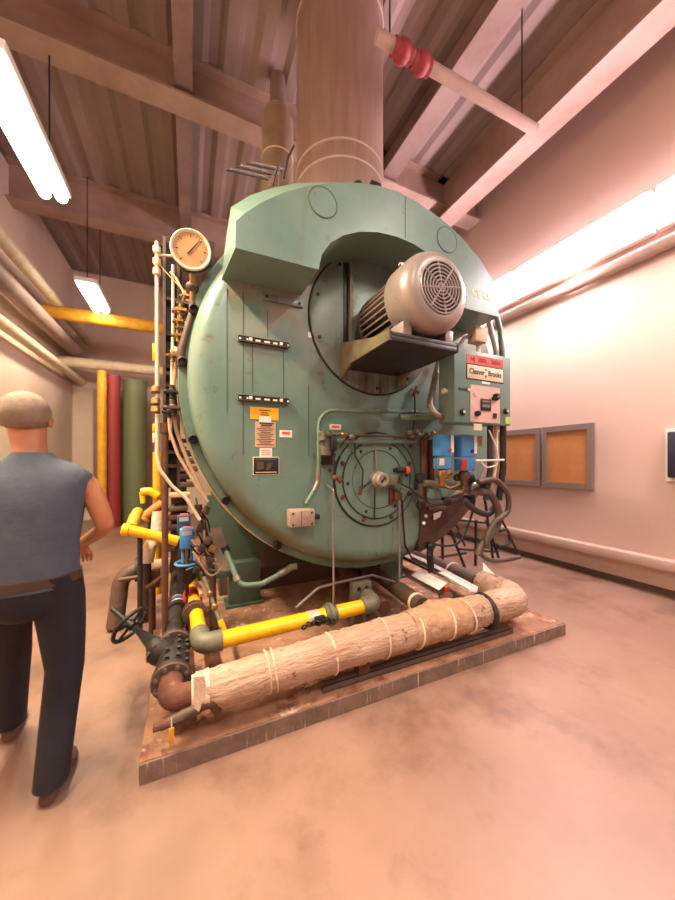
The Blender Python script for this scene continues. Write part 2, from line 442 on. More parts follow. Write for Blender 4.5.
# lugs round the flange
for k, (u, v) in enumerate(((187, 361), (189, 440), (220, 505), (274, 554), (183, 302))):
    p = at(u, v, Y=.74); d = V((p.x-BX, 0, p.z-BZ)).normalized(); q = V((BX, 0, BZ)) + d*1.53
    m = MB(); m.lathe([(.034, 0), (.034, .05), (.026, .055), (.026, .03)], (q.x, .81, q.z), (0,-1,0), 18)
    ob('clamp_bolt', m, 'iron', boiler)
# seams, slots on the door
for x, z0, z1 in ((.455, 1.85, 2.72), (.565, 1.55, 2.72), (.63, 2.0, 2.36), (.86, 2.0, 2.36), (.74, 2.42, 2.62), (1.06, 1.55, 2.1)):
    ob('panel_seam', MB().b2((x-.0025, FY-.0025, z0), (x+.0025, FY+.002, z1)), 'seam', boiler)
ob('hood_tab', MB().b2((.70, FY-.02, 2.685), (1.01, FY+.001, 2.735), .003), 'plate_grey', boiler)
bolts(boiler, [(.73, FY-.02, 2.71), (.98, FY-.02, 2.71)], (0,-1,0), .008, .008)
for z in (2.38, 1.962):
    s = ob('slot_bracket', MB().b2((.53, FY-.03, z-.024), (.895, FY+.001, z+.02), .003), 'black', boiler, label='dark slotted bracket bar')
    ob('rim', MB().b2((.528, FY-.036, z+.013), (.897, FY-.029, z+.021)), 'galv', s)
    ob('rim', MB().b2((.528, FY-.036, z-.026), (.897, FY-.029, z-.019)), 'brown_pipe', s)
    for x, w_ in ((.54, .014), (.59, .012), (.613, .022), (.665, .035), (.73, .04), (.79, .032), (.835, .022), (.886, .012)):
        ob('slot_block', MB().b2((x-w_/2, FY-.034, z-.014), (x+w_/2, FY-.029, z+(.008 if w_ == .022 else -.002))), 'white', s)  # small white metal blocks along the dark slot
# stickers on the door
def plate(name, u0, v0, u1, v1, mat, Y=FY, th=.003, label=None, parent=None, bev=0):
    a, b = at(u0, v0, Y=Y), at(u1, v1, Y=Y)
    return ob(name, MB().b2((a.x, Y-th, b.z), (b.x, Y+.001, a.z), bev), mat, parent or boiler, label=label), a, b
s, a, b = plate('yellow_sticker', 250, 406.5, 278.5, 420.5, 'yellow', label='yellow warning sticker')
for k, w_ in ((.25, .5), (.45, .3), (.62, .42), (.8, .6)):
    z = a.z + (b.z-a.z)*k; ob('print_line', MB().b2(((a.x+b.x)/2 - w_*.08, FY-.0045, z-.003), ((a.x+b.x)/2 + w_*.08, FY-.003, z+.003)), 'ink', s)
s, a, b = plate('white_tab', 259, 416, 271, 422.5, 'white', th=.0055)
s, a, b = plate('instruction_plate', 255, 421.5, 275.5, 447.5, 'paper_tan', th=.004, label='tan printed instruction plate')
for k in range(13):
    z = a.z + (b.z-a.z)*(.06 + .07*k); hgt = .0045 if k < 2 else .0022; e = .012 + .012*((k*7) % 3)
    ob('print_line', MB().b2((a.x+e+(.02 if k < 2 else 0), FY-.0055, z-hgt), (b.x-e, FY-.004, z+hgt)), 'ink', s)
s, a, b = plate('white_sticker', 259.5, 448, 272, 457, 'white', label='small white sticker')
for k in range(3): ob('print_line', MB().b2((a.x+.012, FY-.0045, a.z-.018-.016*k), (b.x-.012, FY-.003, a.z-.014-.016*k)), 'red_bright', s)
s, a, b = plate('name_plate', 253.5, 457.5, 278.5, 474, 'black', th=.006, label='black name plate with a light border', bev=.002)
ob('plate_frame', MB().b2((a.x-.005, FY-.004, b.z-.005), (b.x+.005, FY+.001, a.z+.005), .002), 'cream', s)
cx_ = (a.x+b.x)/2; cz_ = (a.z+b.z)/2
ob('emblem', MB().b2((cx_-.07, FY-.0075, cz_-.025), (cx_-.02, FY-.006, cz_+.03)), 'brown_pipe', s)
ob('emblem', MB().prism([(cx_-.005, FY-.0075, cz_-.03), (cx_+.02, FY-.0075, cz_-.03), (cx_+.05, FY-.0075, cz_+.02), (cx_+.01, FY-.0075, cz_+.02)], (0, .0015, 0)), 'brown_pipe', s)
ob('print_line', MB().b2((a.x+.015, FY-.0075, b.z+.012), (b.x-.015, FY-.006, b.z+.017)), 'cream', s)
ob('print_line', MB().b2((a.x+.015, FY-.0075, a.z-.014), (b.x-.015, FY-.006, a.z-.010)), 'galv', s)
for (u0, v0, u1, v1) in ((279.5, 430, 292, 437.5), (329.5, 424, 341, 430)):
    s, a, b = plate('warning_sticker', u0, v0, u1, v1, 'white', label='small red and white warning sticker')
    ob('red_band', MB().b2((a.x+.018, FY-.0045, (a.z+b.z)/2-.006), (b.x-.018, FY-.003, a.z-.012)), 'red_bright', s)
s, a, b = plate('white_tab', 308, 332, 312, 338, 'white')
# upper hood (smoke box front) ---------------------------------------------------
HY0, HY1, HZ = .28, .68, 2.785
def arc_pts(R, xa, xb, n, zmin=HZ, cx=BX, cz=BZ):
    pts = []
    for k in range(n+1):
        x = xa + (xb-xa)*k/n
        pts.append((x, cz + math.sqrt(max(R*R - (x-cx)**2, 0))))
    return pts
def ang_arc(R, a0, a1, n, cx=BX, cz=BZ):
    return [(cx + R*math.cos(a0 + (a1-a0)*k/n), cz + R*math.sin(a0 + (a1-a0)*k/n)) for k in range(n+1)]
RF, RB = 1.405, 1.62
xl, xr = .468, 2.86
f_out = [(.466, HZ), (.469, 2.946), (.522, 3.011), (.625, 3.111), (.77, 3.224), (.939, 3.325), (1.158, 3.424), (1.32, 3.478), (1.479, 3.512), (1.64, 3.522), (1.80, 3.508), (1.95, 3.475), (2.12, 3.43), (2.30, 3.35), (2.49, 3.23), (2.63, 3.09), (2.695, 2.936), (2.705, HZ)]
bl = [(.42, HZ), (.451, 3.04), (.485, 3.32), (.618, 3.45), (.78, 3.56), (.95, 3.655), (1.15, 3.735), (1.32, 3.775), (1.50, 3.79)]
b_out = bl + [(3.16 - x, z) for x, z in bl[::-1]]
acx, arx, arz, na = 1.63, .63, .40, 12
arch = [(acx + arx*math.cos(PI*k/na), HZ + arz*math.sin(PI*k/na)) for k in range(na+1)]        # right -> left
m = MB(); bm = m.bm
fo = [bm.verts.new((x, HY0, z)) for x, z in f_out]; bo = [bm.verts.new((x, HY1, z)) for x, z in b_out]
fa = [bm.verts.new((x, HY0, z)) for x, z in arch]; ba = [bm.verts.new((x, HY1, z)) for x, z in arch]
for i in range(len(fo)-1): bm.faces.new((fo[i], fo[i+1], bo[i+1], bo[i]))
for i in range(len(fa)-1): bm.faces.new((fa[i], fa[i+1], ba[i+1], ba[i]))
bm.faces.new((fo[0], bo[0], ba[-1], fa[-1])); bm.faces.new((fo[-1], bo[-1], ba[0], fa[0]))
# front face as strips between arch and outline
def strip_face(o_, a_):
    i, j = 0, 0; O, A_ = o_, a_
    while i < len(O)-1 or j < len(A_)-1:
        if j >= len(A_)-1 or (i < len(O)-1 and i/(len(O)-1) <= j/(len(A_)-1)):
            bm.faces.new((O[i], O[i+1], A_[j])); i += 1
        else:
            bm.faces.new((O[i], A_[j+1], A_[j])); j += 1
strip_face(fo, fa[::-1]); strip_face(bo, ba[::-1])
hood = ob('smokebox_hood', m, 'teal', boiler, 22)
hr = MB()
hr.rings([[V((x, HY1, z)) for x, z in b_out], [V((x, .96, z)) for x, z in b_out], [V((x, .96, 1.6 + (z-1.6)*.9)) for x, z in b_out], [V((x, HY1, 1.6 + (z-1.6)*.9)) for x, z in b_out]], True, False)
ob('hood_rear', hr, 'teal', boiler, 30)
for (u, v, r) in ((323, 202.5, .098), (447, 240, .098)):
    p = at(u, v, Y=HY0)
    cvr = ob('inspection_cover', MB().lathe([(r*.985, 0), (r, .001), (r, .003), (r*.985, .004), (1e-4, .004)], (p.x, HY0, p.z), (0,-1,0), 32), 'teal', hood, 0)
    ob('seam', MB().torus((p.x, HY0-.001, p.z), (0,1,0), r+.004, .004, 32, 6), 'seam', hood)
p = at(375, 160, Y=HY0); ob('panel_seam', MB().b2((1.70, HY0-.002, 3.2), (1.705, HY0+.001, 3.51)), 'seam', hood)
p = at(484, 295.5, Y=HY0-.001); text('model_lettering', 'CB-LE', (p.x-.03, HY0-.001, p.z), .085, 'cream', hood, None, .0015, .002)
for x, tz in ((1.50, .2), (1.66, -.3)):
    ob('lifting_lug', MB().torus((x, .66, 3.80), (.2, .8, tz+.5), .035, .014, 20, 8), 'dark_steel', hood)
ob('lifting_lug', MB().b2((1.62, .64, 3.77), (1.72, .68, 3.90), .01), 'dark_steel', hood)
# fan plate ----------------------------------------------------------------------
FC = V((1.65, FY, 2.665)); FR = .585
fp = ob('fan_plate', MB().lathe([(FR-.01, -.002), (FR, .004), (FR, .018), (FR-.006, .022), (1e-4, .022)], FC, (0,-1,0), 72), 'plate_grey', boiler, label='round grey fan housing plate')
ob('gasket', MB().torus((FC.x, FY-.004, FC.z), (0,1,0), FR+.006, .007, 72, 6), 'iron', fp)
bolts(fp, [p - V((0,.022,0)) for p in circ(FC, FR-.045, 10, 'Y', .35)], (0,-1,0), .011, .012, 'dark_steel')
p = at(346, 262, Y=FY-.03); q = at(346, 352, Y=FY-.03)
ob('slot', MB().b2((p.x-.022, FY-.026, q.z), (p.x+.022, FY-.018, p.z), .002), 'dark_steel', fp)
ob('slot_edge', MB().b2((p.x+.022, FY-.06, q.z-.12), (p.x+.05, FY-.018, p.z), .002), 'bracket', fp)
# burner door --------------------------------------------------------------------
BC = V((1.675, FY, 1.352))
bd = ob('burner_door', MB().lathe([(.392, 0), (.392, .016), (.385, .02), (.335, .02), (.33, .028), (.30, .03), (.25, .03), (.245, .024), (1e-4, .024)], BC, (0,-1,0), 72), 'teal', boiler, label='round teal burner door')
for R_, r_, d_ in ((.398, .009, .004), (.331, .006, .026), (.248, .0045, .026)):
    ob('gasket_ring', MB().torus(BC - V((0,d_,0)), (0,1,0), R_, r_, 72, 6), 'black', bd)
bolts(bd, [p - V((0,.02,0)) for p in circ(BC, .358, 8, 'Y', PI/8)], (0,-1,0), .014, .02, 'rust')
bolts(bd, [p - V((0,.03,0)) for p in circ(BC, .29, 6, 'Y', .1)], (0,-1,0), .009, .012, 'iron')
h = at(373, 479, Y=FY-.1)
hub = ob('burner_hub', MB().lathe([(.07, 0), (.07, .05), (.06, .06), (.06, .10), (.05, .112), (.035, .112), (.03, .1), (1e-4, .1)], (BC.x-.01, FY-.02, BC.z), (0,-1,0), 28), 'motor_grey', boiler, label='pinkish round burner hub')
ob('hub_slot', MB().box((BC.x-.01, FY-.122, BC.z), (.05, .008, .012), Matrix.Rotation(-.7, 3, 'Y')), 'black', hub)
m = MB(); m.b2((BC.x+.05, FY-.11, BC.z-.045), (BC.x+.15, FY-.02, BC.z+.04), .006); ob('hub_block', m, 'fit_grey', hub)
ob('hub_cap', MB().b2((BC.x+.15, FY-.09, BC.z-.03), (BC.x+.19, FY-.03, BC.z+.03), .004), 'iron', hub)
def rod(name, pts, r, mat, bend=.02, parent=None, seg=8): return ob(name, MB().tube(pts, r, seg, bend), mat, parent or boiler)
rod('pilot_tube', [at(375,450,Y=FY-.03), at(377,470,Y=FY-.06)], .008, 'galv')
rod('air_line', [at(355,437,Y=FY-.06), at(355,455,Y=FY-.06), at(363,470,Y=FY-.06), at(362,487,Y=FY-.06)], .007, 'dark_steel')
rod('lever', [at(371,481,Y=FY-.1), at(362,488,Y=FY-.08)], .011, 'iron')
rod('lever', [at(361,486,Y=FY-.08), at(360,495,Y=FY-.07)], .014, 'rust')
rod('drip_rod', [at(375,488,Y=FY-.05), at(374.5,520,Y=FY-.04)], .006, 'iron')
rod('air_line', [at(352,452,Y=FY-.03), at(362,447,Y=FY-.03), at(376,444.5,Y=FY-.03)], .004, 'galv')
m = MB(); a = at(399, 470, Y=FY-.02); m.cyl((a.x-.05, FY-.05, a.z), (a.x+.05, FY-.05, a.z), .022); m.cyl((a.x-.05, FY-.05, a.z), (a.x-.05, FY, a.z), .018); sp = ob('sight_port', m, 'iron', boiler)
ob('red_cap', MB().lathe([(.03, 0), (.034, .012), (.03, .03), (.012, .034)], (a.x+.05, FY-.05, a.z), (1,-.3,0), 18), 'red_bright', sp)
m = MB(); a = at(396, 497, Y=FY-.05); m.b2((a.x-.06, FY-.05, a.z-.07), (a.x-.03, FY, a.z+.08), .004); m.b2((a.x-.03, FY-.08, a.z-.03), (a.x+.045, FY-.02, a.z+.04), .006); m.cyl((a.x, FY-.05, a.z+.04), (a.x, FY-.05, a.z+.065), .018); m.sph((a.x+.015, FY-.07, a.z+.05), .014)
ob('pilot_bracket', m, 'rust', boiler)
bolts(boiler, [at(330,470,Y=FY), at(352,500,Y=FY), at(410,446,Y=FY), at(375,411,Y=FY), at(361,462,Y=FY)], (0,-1,0), .013, .014, 'rust')
# bottom feet --------------------------------------------------------------------
for x0, x1, y0 in ((.56, .86, 1.52), (2.25, 2.58, 1.52)):
    m = MB(); m.b2((x0, y0, .11), (x1, y0+.14, .52), .006); m.b2((x0-.03, y0-.03, .1), (x1+.03, y0+.22, .125))
    ob('support_leg', m, 'teal_dark', boiler)
    e = 1 if x0 < 1 else -1; xo = x0-.3 if e > 0 else x1+.3
    ob('saddle_wedge', MB().prism([(xo, y0+.12, 1.75), (xo+e*.12, y0+.12, 1.75), (xo+e*.75, y0+.12, .75), (xo+e*.6, y0+.12, .45), (xo+e*.35, y0+.12, .45)], (0,.05,0)), 'teal_dark', boiler)
m = MB(); m.b2((.5, 1.85, .1), (2.6, 4.5, .34)); ob('shade_skid', m, 'base_dark', boiler)  # dark skid block, added to deepen the shade beneath the boiler
m = MB(); m.b2((.5, 4.4, .2), (2.6, 4.6, .9)); ob('rear_saddle', m, 'teal_dark', boiler)

# ------------------------------------------------------------------ fan motor on its shelf
MC = V((1.66, 0, 2.60))
mot = thing('electric_motor', 'grey electric motor with round fan grille sticking out of the boiler front', 'motor', (1.66, .25, 2.3))
prof = [(.16, -.155)]
for k in range(0, 7):
    a = k*PI/12; prof.append((.175 + .085*math.sin(a), -.155 + .10*(1-math.cos(a))))
prof += [(.262, .10), (.25, .115), (.24, .115)]
cow = ob('fan_cowl', MB().lathe(prof, MC, (0,1,0), 56), 'motor_grey', mot)
ob('grille_recess', MB().lathe([(.162, -.1545), (.162, -.1575), (1e-4, -.1575)], MC, (0,1,0), 48), 'grille_hole', cow)
g = MB()
for R_ in (.025, .048, .071, .094, .117, .140, .162): g.torus(MC + V((0,-.159,0)), (0,1,0), R_, .006, 40, 6)
for k in range(4):
    a = k*PI/4 + .2; d = V((math.cos(a), 0, math.sin(a)))
    g.cyl(MC + V((0,-.16,0)) - d*.16, MC + V((0,-.16,0)) + d*.16, .006, seg=6)
ob('fan_grille', g, 'motor_grey', cow)
bolts(cow, [MC + V((.262*math.cos(a), .02, .262*math.sin(a))) for a in (.8, 2.35, -.8, -2.35)], (0,-1,0), .014, .02, 'steel')
m = MB(); m.lathe([(.2, .1), (.205, .12), (.205, .5), (.16, .56), (.1, .6)], MC, (0,1,0), 40)
ob('motor_body', m, 'black', mot)
m = MB()
for k in range(34):
    a = 2*PI*k/34; d = V((math.cos(a), 0, math.sin(a)))
    c = MC + V((0, .3, 0)) + d*.215
    m.box(c, (.05, .36, .010), Matrix.Rotation(-a, 3, 'Y'))
ob('cooling_fins', m, 'motor_grey', mot)
ob('end_bell', MB().lathe([(.235, .485), (.24, .50), (.235, .53), (.16, .575), (.1, .6)], MC, (0,1,0), 40), 'motor_dark', mot)
for x in (1.45, 1.80): ob('motor_foot', MB().b2((x, -.04, 2.28), (x+.07, .44, 2.40), .004), 'motor_grey', mot)
m = MB(); m.b2((1.335, -.07, 2.25), (1.89, .628, 2.28), .003); m.b2((1.335, -.07, 2.28), (1.89, -.055, 2.305), .002); ob('shelf', m, 'dark_steel', mot)
for x in (1.325, 1.875):
    ob('shelf_flange', MB().prism([(x, -.07, 2.25), (x, -.07, 2.315), (x, .1, 2.325), (x, .628, 2.46), (x, .628, 2.17), (x, .45, 2.25)], (.018, 0, 0)), 'bracket', mot)
ob('terminal_box', MB().b2((1.88, .12, 2.56), (2.02, .34, 2.74), .012), 'motor_grey', mot)

# ------------------------------------------------------------------ stacks
SX, SY, SR = 1.69, 1.43, .462
t = thing('exhaust_stack', 'wide round brownish metal exhaust stack rising from the boiler top', 'chimney', (SX, SY, 3.6))
ob('pipe', MB().lathe([(SR, 0), (SR, ZC-3.63)], (SX, SY, 3.62), (0,0,1), 72), 'stack_metal', t)
for z in (4.36, 4.53, 6.10):
    ob('band', MB().lathe([(SR, -.011), (SR+.008, -.010), (SR+.008, .010), (SR, .011)], (SX, SY, z), (0,0,1), 72), 'band_metal', t)
bolts(t, [(SX+SR+.012, SY-.02, 6.10), (SX+SR-.05, SY-.22, 6.10)], (1,-.2,0), .02, .03, 'iron', 'band_clip')
t = thing('vent_pipe', 'narrow tan vent pipe standing behind and left of the exhaust stack', 'pipe', (1.3, 2.35, 3.6))
a, b = at(261, 120, Y=2.35), at(293.5, 120, Y=2.35); vx, vr = (a.x+b.x)/2, (b.x-a.x)/2*.93
ob('pipe', MB().lathe([(vr, 0), (vr, 2.22), (vr*.75, 2.34)], (vx, 2.35, 3.63), (0,0,1), 40), 'vent_metal', t)
ob('seam_band', MB().torus((vx, 2.35, 5.35), (0,0,1), vr, .008, 40, 6), 'cream', t)
ob('top_pipe', MB().cyl((vx, 2.35, 5.9), (vx, 2.35, ZC), vr*.5), 'beam', t)
# bundle of rods on the hood top
t = thing('rod_bundle', 'bundle of thin metal rods lying on top of the boiler hood beside the stack', 'rods', (.95, .95, 3.62))
for k in range(6):
    a = at(226 + k*5, 170 - k*1.6, Y=.9 + .02*k); b = at(268 + k*3.5, 180 - k*2.2, Y=1.0 + .02*k)
    ob('rod', MB().cyl(a, b, .0055, seg=6), ('dark_steel', 'galv')[k % 2], t)
for k in range(3):
    a = at(268 + k*5, 186, Y=1.0); b = at(277 + k*1.5, 167 - k*2, Y=1.0)
    ob('rod', MB().cyl(a, b, .006, seg=6), ('galv', 'dark_steel')[k % 2], t)
ob('rod', MB().tube([at(284,178,Y=1.0), at(288,158,Y=1.0), at(294,146,Y=1.0)], .009, 6), 'dark_steel', t)

# ------------------------------------------------------------------ pressure gauge
t = thing('pressure_gauge', 'large round pressure gauge with tan dial and black rim, left of the boiler', 'gauge', at(195, 300, Y=.72))
gc = at(191, 250, Y=.70); ga = V((-.10, -1, -.18)).normalized(); gx, gy, _ = basis(ga)
ob('case', MB().lathe([(.09, -.11), (.125, -.10), (.134, -.03), (.13, -.016)], gc, ga, 48), 'black', t)
ob('bezel', MB().lathe([(.110, -.016), (.128, -.016), (.131, .006), (.124, .013), (.111, .004)], gc, ga, 56, True), 'cream', t)
dial = ob('dial', MB().lathe([(.113, -.016), (.113, -.002), (1e-4, -.002)], gc, ga, 48), 'dial', t)
up = (V((0,0,1)) - ga*V((0,0,1)).dot(ga)).normalized(); rt = up.cross(ga).normalized()
if rt.x < 0: rt = -rt
for k in range(25):
    a = math.radians(225 - k*11.25); d = rt*math.cos(a) + up*math.sin(a); l0 = .080 if k % 4 == 0 else .09
    ob('tick', MB().cyl(gc + d*l0 - ga*.001, gc + d*.098 - ga*.001, .0018 if k % 4 else .003, seg=4), 'ink', dial)
nd = rt*.64 + up*.77
ob('needle', MB().cyl(gc - nd*.035 + ga*.003, gc + nd*.085 + ga*.003, .0045, .0025, seg=6), 'ink', dial)
m = MB(); m.cyl(gc - up*.11 - ga*.06, gc - up*.33 - ga*.06, .022, seg=14); ob('stem', m, 'brass', t)
m = MB(); m.sph(gc - up*.22 - ga*.06, .045, (1,1,.8)); ob('gauge_cock', m, 'brown_pipe', t)
m = MB(); p0 = gc - up*.33 - ga*.06; p1 = at(181, 352, Y=.80); m.tube([p0, p0 - V((0,0,.06)), p1, p1 - V((0, 0, .1))], .026, 12, .05); ob('siphon_pipe', m, 'brown_pipe', t)
ob('wall_bracket', MB().b2((gc.x+.06, .86, gc.z+.02), (gc.x+.16, .95, gc.z+.2), .005), 'navy', t)

# ------------------------------------------------------------------ tall tray, sight pipe and fittings on the left
YT = .98
xa, xb = at(163, 300, Y=YT).x, at(180, 300, Y=YT).x
zt, zb = at(170, 240, Y=YT).z, at(170, 488, Y=YT).z
t = thing('cable_tray', 'tall dark upright cable tray beside the left of the boiler', 'cable tray', ((xa+xb)/2, YT, zb))
ob('back_plate', MB().b2((xa, YT+.03, zb), (xb, YT+.045, zt)), 'dark_steel', t)
for x in (xa, xb-.02): ob('side_rail', MB().b2((x, YT-.03, zb), (x+.02, YT+.045, zt)), 'brown_pipe', t)
for v in (300, 335, 367, 374, 386, 391, 440, 452, 466): 
    z = at(170, v, Y=YT).z; ob('rung', MB().b2((xa, YT-.025, z-.012), (xb+.03, YT+.03, z+.012)), ('brown_pipe', 'iron')[v % 2], t)
p = lambda u, v, Y=YT-.1: at(u, v, Y=Y)
for v in (300, 440):
    z = at(170, v, Y=YT).z; ob('wall_tie', MB().b2((xb-.02, YT+.045, z-.015), (xb+.9, YT+.07, z+.015)), 'iron', t)
t = thing('sight_pipe', 'thin whitish upright pipe with small fittings left of the dark tray', 'pipe', p(157, 470))
ob('pipe', MB().tube([p(157,242), p(157,455), p(160,470), p(172,486), p(186,498), p(200, 520)], .013, 10, .15), 'cream', t)
for v in (250, 262, 272): ob('fitting', MB().lathe([(.016,-.025),(.026,-.02),(.026,.02),(.016,.025)], p(157, v), (0,0,1), 10), 'cream', t)
ob('wire', MB().tube([p(158,262), p(164,270), p(180,287), p(190,296)], .004, 6, .2), 'cream', t)
ob('cross_arm', MB().cyl(p(158,255), p(172,256), .009, seg=8), 'cream', t)
for v0, v1, mt in ((344, 361, 'yellow'), (424, 432, 'yellow'), (433, 443, 'cream')):
    ob('tag', MB().b2(p(152.5, v1) - V((0,.01,0)), p(156, v0) + V((0,.01,0)), .004), mt, t)
for v in (390, 402, 410): ob('fitting', MB().lathe([(.014,-.03),(.03,-.02),(.03,.02),(.014,.03)], p(155.5, v), (0,.3,1), 10), 'brass', t)
t = thing('valve_cluster', 'cluster of small brass valves and thin pipes under the pressure gauge', 'valves', p(183, 400, .9))
for (u, v, r, mt) in ((186,297,.03,'brass'), (184,305,.035,'brown_pipe'), (190,303,.03,'brass'), (181,312,.04,'brass'), (186,314,.035,'brown_pipe'), (179,322,.03,'brass'), (182,329,.03,'brown_pipe'), (178,336,.03,'brass'), (173,356,.03,'brass'), (176,352,.025,'cream'), (172,392,.035,'iron'), (173,408,.04,'brown_pipe'), (169, 412, .03, 'iron')):
    c = p(u, v, .86); m = MB(); m.sph(c, r*.8, (1,1,1), 12); m.cyl(c-V((0,0,r*1.4)), c+V((0,0,r*1.4)), r*.5, seg=10); m.cyl(c-V((r*1.5,0,0)), c+V((r*1.2,0,0)), r*.42, seg=10); m.box(c + V((0,-r*1.2,0)), (r*1.8, r*.4, r*.5)); ob('valve', m, mt, t)
ob('thin_pipe', MB().tube([p(173,265,.9), p(173,330,.9), p(171,420,.9), p(170,440,.9)], .011, 8, .1), 'cream', t)
ob('thin_pipe', MB().tube([p(170,272,.88), p(176,278,.88), p(184,293,.88)], .009, 8, .05), 'cream', t)
ob('thin_pipe', MB().tube([p(169,418,.86), p(170,432,.86), p(178,455,.86), p(196,485,.86), p(208,502,.86)], .011, 8, .2), 'paper_tan', t)
ob('copper_line', MB().tube([p(177,355,.9), p(174,380,.9), p(172,402,.9), p(176,430,.9), p(188,462,.9), p(203,492,.9)], .014, 8, .3), 'paper_tan', t)
# red-brown column
pp = at(165.5, 440, X=.045); Yc = .98
c0, c1 = at(165, 430, Y=.9), at(167, 592, Y=.9)
t = thing('rusty_column', 'reddish rusty upright pipe standing left of the boiler behind the yellow pipe', 'pipe', (c0.x, .9, .1))
ob('pipe', MB().cyl((c0.x, .9, .1), (c0.x, .9, c0.z), .022, seg=14), 'rust', t)
ob('collar', MB().cyl((c0.x, .9, c0.z-.02), (c0.x, .9, c0.z+.05), .032, seg=14), 'rust', t)
ob('foot_flange', MB().cyl((c0.x, .9, .1), (c0.x, .9, .12), .05, seg=16), 'rust', t)

# left pipe rack behind --------------------------------------------------------
t = thing('yellow_gas_line', 'yellow gas pipe run with an end cap low on the left of the boiler', 'pipe', at(150, 530, Y=1.3))
q = lambda u, v, Y: at(u, v, Y=Y)
ob('pipe', MB().tube([q(127,529,1.35), q(150,535,1.35), q(178,541,1.35)], .042, 14, .05), 'yellow', t)
ob('end_cap', MB().lathe([(.03, 0), (.05, .01), (.05, .05), (.03, .06)], q(130,530,1.35), (-1,0,.15), 14), 'yellow', t)
ob('riser', MB().tube([q(131,528,1.36), q(135,517,1.5), q(138,512,1.6)], .045, 14, .05), 'yellow_dull', t)
ob('drop', MB().cyl(q(140,533,1.36), V((q(140,533,1.36).x, 1.36, .1)), .02, seg=10), 'iron', t)
t = thing('yellow_standpipe', 'yellow upright gas pipe at the far left with a yellow lever handle', 'pipe', q(156, 520, 2.2))
a = q(157.5, 430, 2.2); ob('pipe', MB().cyl((a.x, 2.2, .1), (a.x, 2.2, q(157,452,2.2).z), .045, seg=14), 'yellow_dull', t)
ob('lever', MB().tube([q(141,492,2.1), q(150,491,2.1), q(158,496,2.1)], .04, 10, .05), 'yellow', t)
ob('lever_end', MB().cyl(q(142,492,2.1), q(143,503,2.1), .025, seg=10), 'yellow', t)
t = thing('orange_pipe', 'short orange-tan slanting pipe below the yellow lever handle', 'pipe', q(150, 510, 1.98))
ob('pipe', MB().tube([q(144,517,1.98), q(163,503,1.98)], .045, 12), 'orange', t)
ob('flange', MB().cyl(q(143,518,1.98), q(145.5,516,1.98), .07, seg=14), 'yellow_dull', t)
ob('stand', MB().cyl(V((q(150,512,1.98).x, 1.98, 0)), q(150,512,1.98), .02, seg=8), 'iron', t)
t = thing('white_lagged_pipe', 'bent white lagged pipe rising behind the yellow gas line', 'pipe', q(150, 560, 1.6))
ob('lagging', MB().tube([q(147,562,1.55), q(149,548,1.55), q(157,535,1.6), q(159,512,1.65)], .055, 14, .1, .06, .06), 'insul_white', t)
ob('stub', MB().cyl(V((q(147,562,1.55).x, 1.55, .1)), q(147,560,1.55), .035, seg=10), 'iron', t)
t = thing('header_pipe', 'brown and white pipe with a bend dropping to the plinth at the far left', 'pipe', q(140, 570, 1.8))
z_ = q(150, 568, 1.8).z
ob('pipe', MB().tube([V((q(171,564,1.8).x, 1.8, z_)), V((q(122,570,1.8).x, 1.8, z_)), V((q(122,570,1.8).x-.04, 1.72, .02))],   .068, 16, .14), 'brown_pipe', t)
ob('flange', MB().cyl(V((q(136,570,1.8).x, 1.8, z_)), V((q(139,570,1.8).x, 1.8, z_)), .11, seg=18), 'iron', t)
ob('white_sleeve', MB().cyl(V((q(150,570,1.8).x, 1.8, z_)), V((q(170,570,1.8).x, 1.8, z_)),   .075, seg=18), 'insul_white', t)
t = thing('small_drain_pipe', 'thin brown pipe lying below the header bend at the far left', 'pipe', q(130, 580, 1.6))
ob('pipe', MB().tube([q(119,580,1.6), q(138,577,1.6), q(146,576,1.6)], .018, 10, .05), 'brown_pipe', t)
ob('valve', MB().b2(q(147,588,1.6)-V((0,.04,0)), q(160,569,1.6)+V((0,.04,0)), .01), 'rust', t)
ob('stand', MB().cyl(V((q(153,588,1.6).x, 1.6, .0)), q(153,586,1.6), .022, seg=8), 'rust', t)
t = thing('rusty_tee', 'rusty tee fitting with diagonal arm beside the black pipe', 'pipe', q(155, 590, 1.45))
ob('arm', MB().tube([q(147,588,1.45), q(162,577,1.45), q(167,576,1.45)], .02, 8, .04), 'rust', t)
ob('stand', MB().cyl(V((q(151,590,1.45).x, 1.45, .0)), q(151,588,1.45), .018, seg=8), 'rust', t)
# blocks of brown fittings on the left far plinth
t = thing('brown_manifold', 'low rusty brown manifold of fittings under the cable tray', 'manifold', q(178, 500, 2.4))
for (u0, v0, u1, v1, mt) in ((169,492,190,498,'paper_tan'), (168,505,188,512,'brown_pipe'), (168,513,190,521,'rust'), (168,523,180,531,'brown_pipe'), (155,520,168,527,'rust'), (160,545,176,553,'brown_pipe')):
    a, b = q(u0, v1, 2.2), q(u1, v0, 2.3); ob('block', MB().b2((a.x, 2.2, a.z), (b.x, 2.42, b.z), .012), mt, t)
ob('back_block', MB().b2((.02, 2.42, .1), (.185, 2.62, q(170,446,2.5).z), .01), 'brown_pipe', t)
for k, v in enumerate((450, 458, 466, 474, 482, 534, 542)):
    a, b = q(165, v+6, 2.3), q(192+k % 3*3, v, 2.3); ob('block', MB().b2((a.x, 2.34, a.z), (b.x, 2.46, b.z), .01), ('iron','brown_pipe','rust')[k % 3], t)

